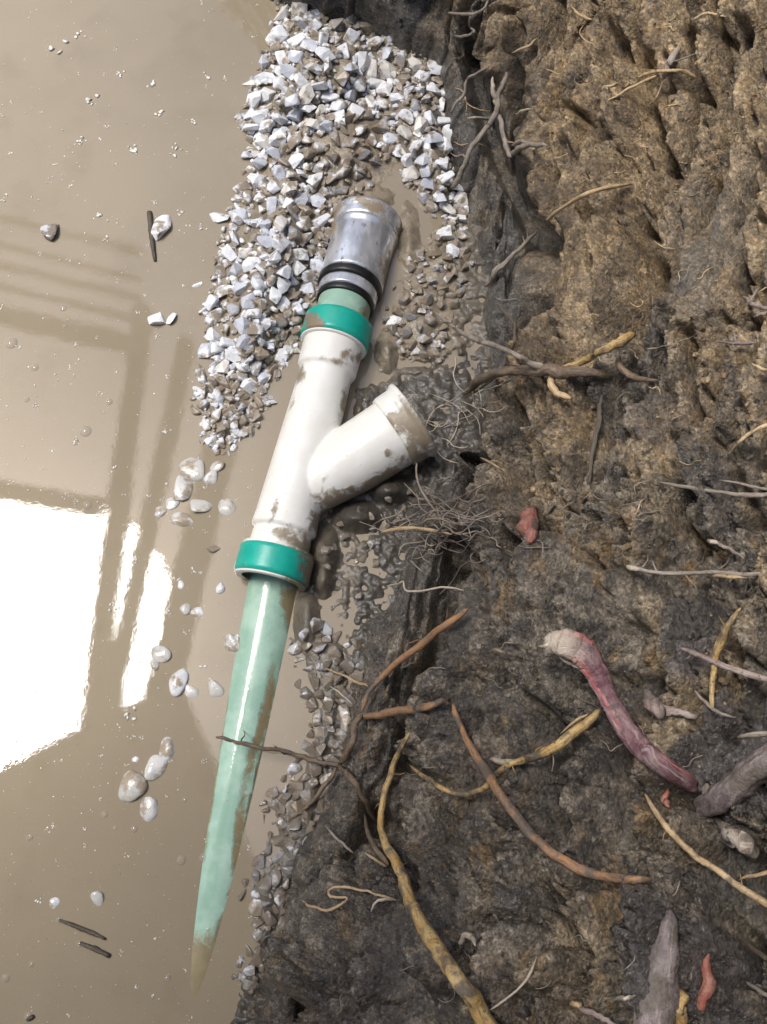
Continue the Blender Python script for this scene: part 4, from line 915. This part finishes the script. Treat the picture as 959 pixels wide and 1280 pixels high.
root('mud caked knotty root right of the red stub', [(806, 862, .01), (818, 880, .02), (830, 888, .022), (850, 890, .02), (870, 898, .01)], [8, 20, 17, 9, 13], 'pink', seg=10, knob=.3)
root('slim ochre root running diagonally into the lower right edge', [(806, 992, .012), (818, 1012, .018), (834, 1034, .022), (852, 1054, .026), (872, 1072, .028), (900, 1090, .028), (930, 1112, .026), (985, 1145, .02)], [6, 8, 9, 10, 11, 11, 11, 11], 'tan', wig=.12)
root('pale straight twig cutting the right edge under the purplish root', [(922, 922, .015), (940, 919, .025), (985, 915, .025)], [7, 8, 8], 'pale', wig=.08)
root('short tan twig on the right edge below the diagonal ochre root', [(924, 1100, .015), (945, 1093, .02), (985, 1083, .02)], [4, 6, 7], 'tan')
root('dark reddish twig in the lower right corner, upper one', [(922, 1166, .01), (940, 1184, .015), (985, 1215, .015)], [4, 6, 7], 'brown')
root('grey twig in the lower right corner, lower one', [(932, 1226, .01), (945, 1236, .015), (985, 1256, .015)], [5, 6, 7], 'grey')
root('thin pale curved rootlet in the soil near the bottom middle', [(612, 1263, .012), (628, 1252, .015), (648, 1236, .016), (662, 1218, .016), (671, 1196, .01)], [3, 4, 4, 4, 2], 'pale', wig=.1)
root('pinkish cut root at the bottom edge right of the middle', [(715, 1254, .015), (732, 1262, .018), (755, 1274, .018), (790, 1296, .015)], [7, 9, 9, 9], 'pink', [([(714, 1253, .017), (719, 1256, .02), (726, 1259, .02)], [8, 9.5, 9], 'tan')])
root('short curled whitish root stub in the lower middle soil', [(575, 1180, .008), (582, 1170, .014), (592, 1172, .014), (594, 1182, .008)], [7, 9, 9, 7], 'pale')
root('white flake of root in the bottom right middle', [(766, 1250, .01), (780, 1248, .014), (795, 1244, .008)], [4, 8, 3], 'pale')
root('straight orange rootlet sticking out over the wet mud beside the Y fitting', [(478, 665, .07), (498, 661, .065), (518, 660, .06), (540, 663, .05), (566, 668, .04)], [5, 6, 6, 6, 4], 'tan', wig=.1)
root('wavy white rootlet on the smooth grey clay', [(483, 733, .03), (497, 730, .03), (504, 727, .03), (508, 738, .03), (530, 738, .03), (555, 734, .03), (580, 738, .025)], [3, 3, 2.5, 3, 3, 3, 2.5], 'pale', wig=.4)
root('tiny pale rootlet above the wavy white one on the grey clay', [(512, 700, .02), (520, 708, .02), (528, 714, .018)], [3, 3, 2], 'grey')
root('thin tan rootlet on the clay under the red root end', [(600, 572, .015), (616, 580, .02), (632, 592, .014)], [3, 3, 3], 'tan')
root('dark root buried upright in the clay below the gnarled cluster', [(752, 494, .004), (748, 530, .006), (742, 560, .006), (736, 606, .002)], [8, 9, 9, 6], 'dark')
root('pale rootlet near the wall foot below the dark crossing root', [(412, 858, .02), (425, 866, .02), (440, 880, .02)], [2, 2.5, 2], 'pale')
root('thin rootlet lying on the gravel above the crossing root', [(404, 835, .02), (424, 842, .024), (444, 852, .026), (460, 858, .026)], [2.5, 3, 4, 5], 'tan')
root('drooping fibre beneath the branch socket', [(520, 572, .05), (522, 600, .045), (534, 624, .04), (545, 640, .035)], [3, 3, 3, 2.5], 'grey')
# root tangle beside the Y fitting: hair roots nobody could count
def hair(name, label, n, cx, cy, rx, ry, ln, wpx, mat, liftr, seed, follow=None):
    r = random.Random(seed); V = []; Fc = []; off = 0
    for _ in range(n):
        x, y = r.gauss(cx, rx), r.gauss(cy, ry)
        if follow and not follow(x, y): continue
        a = r.uniform(-.7, .7) + r.choice([0, math.pi]); P = []; L = ln * r.uniform(.5, 1.3); lf = r.uniform(*liftr)
        for i in range(5):
            P.append((x, y, lf)); x += math.cos(a) * L / 4; y += math.sin(a) * L / 4; a += r.gauss(0, .55); lf += r.gauss(0, .004)
        v, f = root_shape(P, [wpx * r.uniform(.7, 1.3)] * 2, wig=.6, seg=4, knob=.1, n=3); V.append(v); Fc += [tuple(i + off for i in q) for q in f]; off += len(v)
    return tag(obj(name, np.concatenate(V), Fc, RM[mat]), label, 'roots', kind='stuff')
hair('root_fibres', 'tangle of fine grey root fibres hanging beside the Y fitting', 70, 545, 655, 24, 20, 46, 2.2, 'grey', (.01, .06), 3)
hair('root_fibres', 'fine brown hair roots scattered over the dark wall', 90, 640, 800, 190, 330, 34, 1.7, 'grey', (.002, .012), 4, lambda x, y: x > toe_x(y) + 10)
hair('root_fibres', 'fine pale fibres over the dark puddle behind the branch socket', 16, 560, 520, 22, 26, 60, 1.6, 'pale', (.01, .03), 5)
hair('root_fibres', 'fine pale hair roots in the upper ochre soil', 34, 740, 200, 120, 150, 32, 1.8, 'tan', (.002, .012), 6, lambda x, y: x > toe_x(y) + 10)

# ------------------------------------------------------------------ clods of soil on the wall
def m_clod(name, a, b):
    t = NT(name); geo = t.n.new('ShaderNodeNewGeometry'); P = geo.outputs['Position']
    c = t.mix(t.ramp(t.noise(60, 5, .6, co=P), .35, .65), a, b); n = t.bump(t.noise(170, 6, .65, co=P), .7, .004)
    return t.set(Base_Color=c, Roughness=.7, Normal=n).m
CL_O = m_clod('ochre_clod', (0.17, 0.115, 0.06), (0.34, 0.245, 0.14)); CL_G = m_clod('grey_clod', (0.07, 0.058, 0.047), (0.165, 0.138, 0.105)); CL_D = m_clod('dark_clod', (0.035, 0.029, 0.024), (0.11, 0.092, 0.074))
cms = {}
for nm, mt in (('o', CL_O), ('g', CL_G), ('d', CL_D)):
    cms[nm] = []
    for i in range(6):
        me = hull_mesh('clod', 16, mt, 500 + i, .8); cms[nm].append(me)
r = random.Random(12); cnt = 0
WPX, WPY, _ = project(W); NW = grid_normals(W)
while cnt < 170:
    i = r.randrange(40, nr - 60); j = r.randrange(int(NU * .26), int(NU * .85))
    x, y = WPX[i, j], WPY[i, j]
    if not (560 < x < 1000 and -20 < y < 1300) or rough[i, j] < .7: continue
    if fbm(np.array([x / 70.]), np.array([y / 70.]), 91, 2)[0] < .46: continue
    wpx = r.uniform(8, 11) if r.random() < .75 else r.uniform(11, 20); s = wpx * 1.15 / F / 2
    key = 'o' if ochre[i, j] > .5 else ('d' if dark[i, j] > .4 else 'g')
    c = link('clod', r.choice(cms[key]), W[i, j] - NW[i, j] * s * .15, wall); c.rotation_euler = (r.uniform(0, 6), r.uniform(0, 6), r.uniform(0, 6)); c.scale = (s * r.uniform(.8, 1.3), s * r.uniform(.7, 1.1), s * r.uniform(.6, .9)); cnt += 1
bv = []; bf = []
for i in range(6):
    me = clod_mesh(500 + i); bv.append(np.array([v.co[:] for v in me.vertices])); bf.append([tuple(p.vertices) for p in me.polygons])
hv = []; hf = []
for i in range(6):
    me = hull_mesh('tmp', 11, CL_G, 950 + i, .8, bev=False); hv.append(np.array([v.co[:] for v in me.vertices])); hf.append([tuple(p.vertices) for p in me.polygons]); bpy.data.meshes.remove(me)
for key, mt in (('o', CL_O), ('g', CL_G), ('d', CL_D)):
    V = []; Fc = []; off = 0; n_ = 0; tries = 0
    while n_ < 2600 and tries < 60000:
        tries += 1
        i = r.randrange(20, nr - 40); j = r.randrange(int(NU * .2), int(NU * .88))
        x, y = WPX[i, j], WPY[i, j]
        if not (560 < x < 1010 and -30 < y < 1310) or rough[i, j] < .6: continue
        if key != ('o' if ochre[i, j] > .5 else ('d' if dark[i, j] > .4 else 'g')): continue
        s = r.uniform(1.6, 4) * r.choice([1, 1, 1, 1.6]) * 1.15 / F / 2; q = r.randrange(6)
        V.append(hv[q] * s * np.array([1, r.uniform(.7, 1), r.uniform(.6, 1)]) @ np.array(Euler((r.uniform(0, 6), r.uniform(0, 6), 0)).to_matrix()) + W[i, j] + NW[i, j] * s * .2)
        Fc += [tuple(a + off for a in f) for f in hf[q]]; off += len(hv[q]); n_ += 1
    if V: o = obj('soil_crumbs', np.concatenate(V), Fc, mt, wall); o['kind'] = 'stuff'

# ------------------------------------------------------------------ bubbles, flecks and twigs on the water
def m_bubble():
    t = NT('muddy_bubble'); lw = t.n.new('ShaderNodeLayerWeight'); lw.inputs[0].default_value = .5
    fc = lw.outputs['Facing']
    t.set(Base_Color=t.mix(t.ramp(fc, .75, .97), (0.50, 0.44, 0.35), (0.07, 0.055, 0.04)), Roughness=.02, IOR=1.6)
    tr = t.n.new('ShaderNodeBsdfTransparent'); mx = t.n.new('ShaderNodeMixShader'); out = t.n['Material Output']
    t.put(mx.inputs[0], t.ramp(fc, .45, .85, .30, 1.0)); t.l.new(tr.outputs[0], mx.inputs[1]); t.l.new(t.b.outputs[0], mx.inputs[2]); t.l.new(mx.outputs[0], out.inputs[0])
    return t.m
BUB = m_bubble()
bm = bmesh.new(); bmesh.ops.create_uvsphere(bm, u_segments=20, v_segments=12, radius=1); bubme = bpy.data.meshes.new('bubble'); bm.to_mesh(bubme); bm.free()
bubme.polygons.foreach_set('use_smooth', np.ones(len(bubme.polygons), bool)); bubme.materials.append(BUB)
BUBS = [(15, 430, 11, 'largest bubble on the water at the left edge, level with the upper collar'), (44, 460, 7, 'lone bubble just right of the largest left edge bubble'), (108, 540, 10, 'big bubble at the upper right of the pale reflection patch'), (95, 553, 6, 'small bubble touching the big one above the white sky reflection'),
        (137, 503, 6, 'small bubble in the brown bar above the big bubble pair'), (80, 386, 6, 'small round bubble in the slatted reflection'), (66, 683, 10, 'dark bubble in the middle of the white sky reflection'), (62, 745, 8, 'bubble low in the white sky reflection under the dark one'), (110, 632, 8, 'bubble at the top right corner of the white sky reflection'),
        (12, 664, 4, 'tiny bubble in the white reflection near the left edge'), (18, 735, 8, 'bubble at the left end of the white sky reflection'), (227, 1075, 8, 'left bubble of the pair beside the lower mint pipe'), (255, 1072, 8, 'right bubble touching the lower mint pipe'), (34, 500, 5, 'little bubble at the left above the white reflection'),
        (131, 1018, 6, 'bubble left of the pale stones low in the open water'), (144, 1035, 4, 'tiny bubble between low stones and left water'), (168, 1036, 6, 'bubble just under the two pale stones low in the water'), (38, 1046, 6, 'frothy bubble low at the left edge'), (210, 1222, 6, 'single bubble near the bottom edge left of the pipe end'),
        (36, 1270, 7, 'bubble at the very bottom left'), (8, 1222, 7, 'bubble cut by the left edge near the bottom'), (75, 1150, 6, 'bubble at the upper dark twig'), (100, 1180, 5, 'bubble at the lower dark twig'), (231, 1000, 4, 'small bubble right of the pale stones'), (40, 1205, 5, 'small froth bubble above the bottom left bubbles'), (82, 408, 4, 'smallest bubble under the slatted reflection bubble')]
for (x, y, rp, lab) in BUBS:
    z = rp * depth_t(x, y) / F; o = link('bubble', bubme, at(x, y, -z * .25)); o.scale = (z * .85, z * .85, z * .55); tag(o, lab, 'bubble', 'bubbles floating on the muddy water')
FOAM = m_plain('dried_foam', (0.82, 0.79, 0.72), .4)
FL = [(70, 63, 9), (118, 128, 8), (103, 44, 5), (190, 105, 8), (163, 185, 7), (222, 188, 6), (127, 270, 6), (101, 178, 5), (150, 94, 4), (201, 142, 5), (243, 153, 4), (61, 224, 4), (8, 248, 4), (95, 553, 4), (45, 508, 3), (70, 470, 3), (108, 322, 3), (20, 432, 2), (66, 562, 3), (93, 470, 3), (262, 94, 4), (281, 97, 3), (225, 266, 4), (253, 285, 4), (235, 282, 3), (132, 300, 4), (140, 585, 4), (50, 1128, 3), (210, 770, 4), (214, 731, 3), (206, 540, 4), (230, 358, 3), (95, 660, 3), (242, 715, 3), (253, 831, 4), (295, 540, 5), (308, 480, 6), (143, 758, 5), (160, 893, 7), (170, 700, 3)]
V = []; Fc = []; off = 0; r = random.Random(31)
def fleck(x, y, rp):
    global off
    s = rp * depth_t(x, y) / F
    for q in range(r.randint(4, 7) if rp > 3 else 1):
        b = r.randrange(6); sc = s * (r.uniform(.25, .6) if rp > 3 else r.uniform(.6, 1)); ox, oy = (r.gauss(0, s * .5), r.gauss(0, s * .5)) if rp > 3 else (0, 0)
        V.append(hv[b] * np.array([sc, sc * r.uniform(.5, 1), sc * .35]) @ np.array(Euler((0, 0, r.uniform(0, 6))).to_matrix()) + at(x, y, 0) + np.array([ox, oy, sc * .1])); Fc.extend(tuple(a + off for a in f) for f in hf[b]); off += len(hv[b])
for f in FL: fleck(f[0], f[1], f[2] * 1.35)
for _ in range(1000):
    x, y = r.uniform(-40, 330), r.uniform(-10, 1290)
    if x < 60 + .5 * max(0, 640 - abs(y - 500)) or r.random() < .6: fleck(x, y, r.choice([.9, 1, 1.2, 1.5, 1.8, 2.2, 3.2]))
tag(obj('foam_flecks', np.concatenate(V), Fc, FOAM), 'scattered pale flecks of foam and grit floating on the brown water', 'foam', kind='stuff')
def twig(label, P, w):
    pts = np.array([at(x, y, .002) for x, y in P]); rad = np.array(w) * depth_t(P[0][0], P[0][1]) / F / 2
    C = catmull(pts, 5); v, f = tube(C, np.interp(np.linspace(0, 1, len(C)), np.linspace(0, 1, len(rad)), rad), 7, .2, int(P[0][0])); tag(obj('floating_twig', v, f, RM['dark']), label, 'twig')
twig('upper of two thin dark twigs floating at the lower left', [(74, 1150), (95, 1158), (115, 1166), (132, 1174)], [3, 5, 6, 3])
twig('lower of two thin dark twigs floating at the lower left', [(100, 1179), (118, 1186), (137, 1195)], [4, 6, 5])
twig('dark twig in the water at the upper left beside the long white stone', [(187, 265), (189, 285), (191, 305), (194, 326)], [5, 7, 6, 4])
twig('small black bit of bark at the bottom left edge of the water', [(34, 1275), (42, 1270)], [5, 4])

# ------------------------------------------------------------------ timber frame over the trench, seen mirrored in the water, and an added shade board
HP = 2.9
perg = empty('timber_frame', refl(90, 600, HP) * np.array([1, 1, 0]))
tag(perg, 'timber frame of rafters and slats overhead, mirrored as brown bars in the water', 'frame')
def beam(name, a, b, w, hgt, z=HP):
    A = refl(a[0], a[1], z); Bv = refl(b[0], b[1], z); dv = Bv - A; L = np.linalg.norm(dv); dv /= L; s = np.cross(dv, (0, 0, 1)); up = np.array([0, 0, 1.])
    V = [A + s * sx * w / 2 + up * uz * hgt + dv * tt for tt in (0, L) for sx in (-1, 1) for uz in (0, 1)]
    return obj(name, V, [(0, 1, 3, 2), (4, 6, 7, 5), (0, 4, 5, 1), (2, 3, 7, 6), (0, 2, 6, 4), (1, 5, 7, 3)], TIMBER, perg, smooth=False)
beam('rafter', (176, 380), (98, 990), .085, .12); beam('rafter', (232, 420), (122, 940), .07, .12); beam('rafter', (300, 440), (176, 960), .15, .12)
for i, y in enumerate((284, 318, 343, 369)): beam('slat', (-300, y - 85), (176, y + 30), .035, .02, HP + .12)
A_, B_ = refl(-260, 1085, HP + .16), refl(190, 866, HP + .16); e_ = (B_ - A_) / np.linalg.norm(B_ - A_); nn_ = np.array([e_[1], -e_[0], 0.])
A_ = A_ - e_ * 1.0; B_ = B_ + e_ * .15
V = [p + q for q in (np.zeros(3), np.array([0, 0, .02])) for p in (A_, B_, B_ + nn_ * 2.6, A_ + nn_ * 2.6)]
obj('shade_board', V, [(0, 1, 2, 3), (7, 6, 5, 4), (0, 4, 5, 1), (1, 5, 6, 2), (2, 6, 7, 3), (3, 7, 4, 0)], TIMBER, perg, smooth=False)  # unseen board added to block sun and darken the lower water
beam('slat', (-300, 325), (165, 430), .12, .02, HP + .12); beam('slat', (-300, 556), (130, 636), .11, .02, HP + .125)
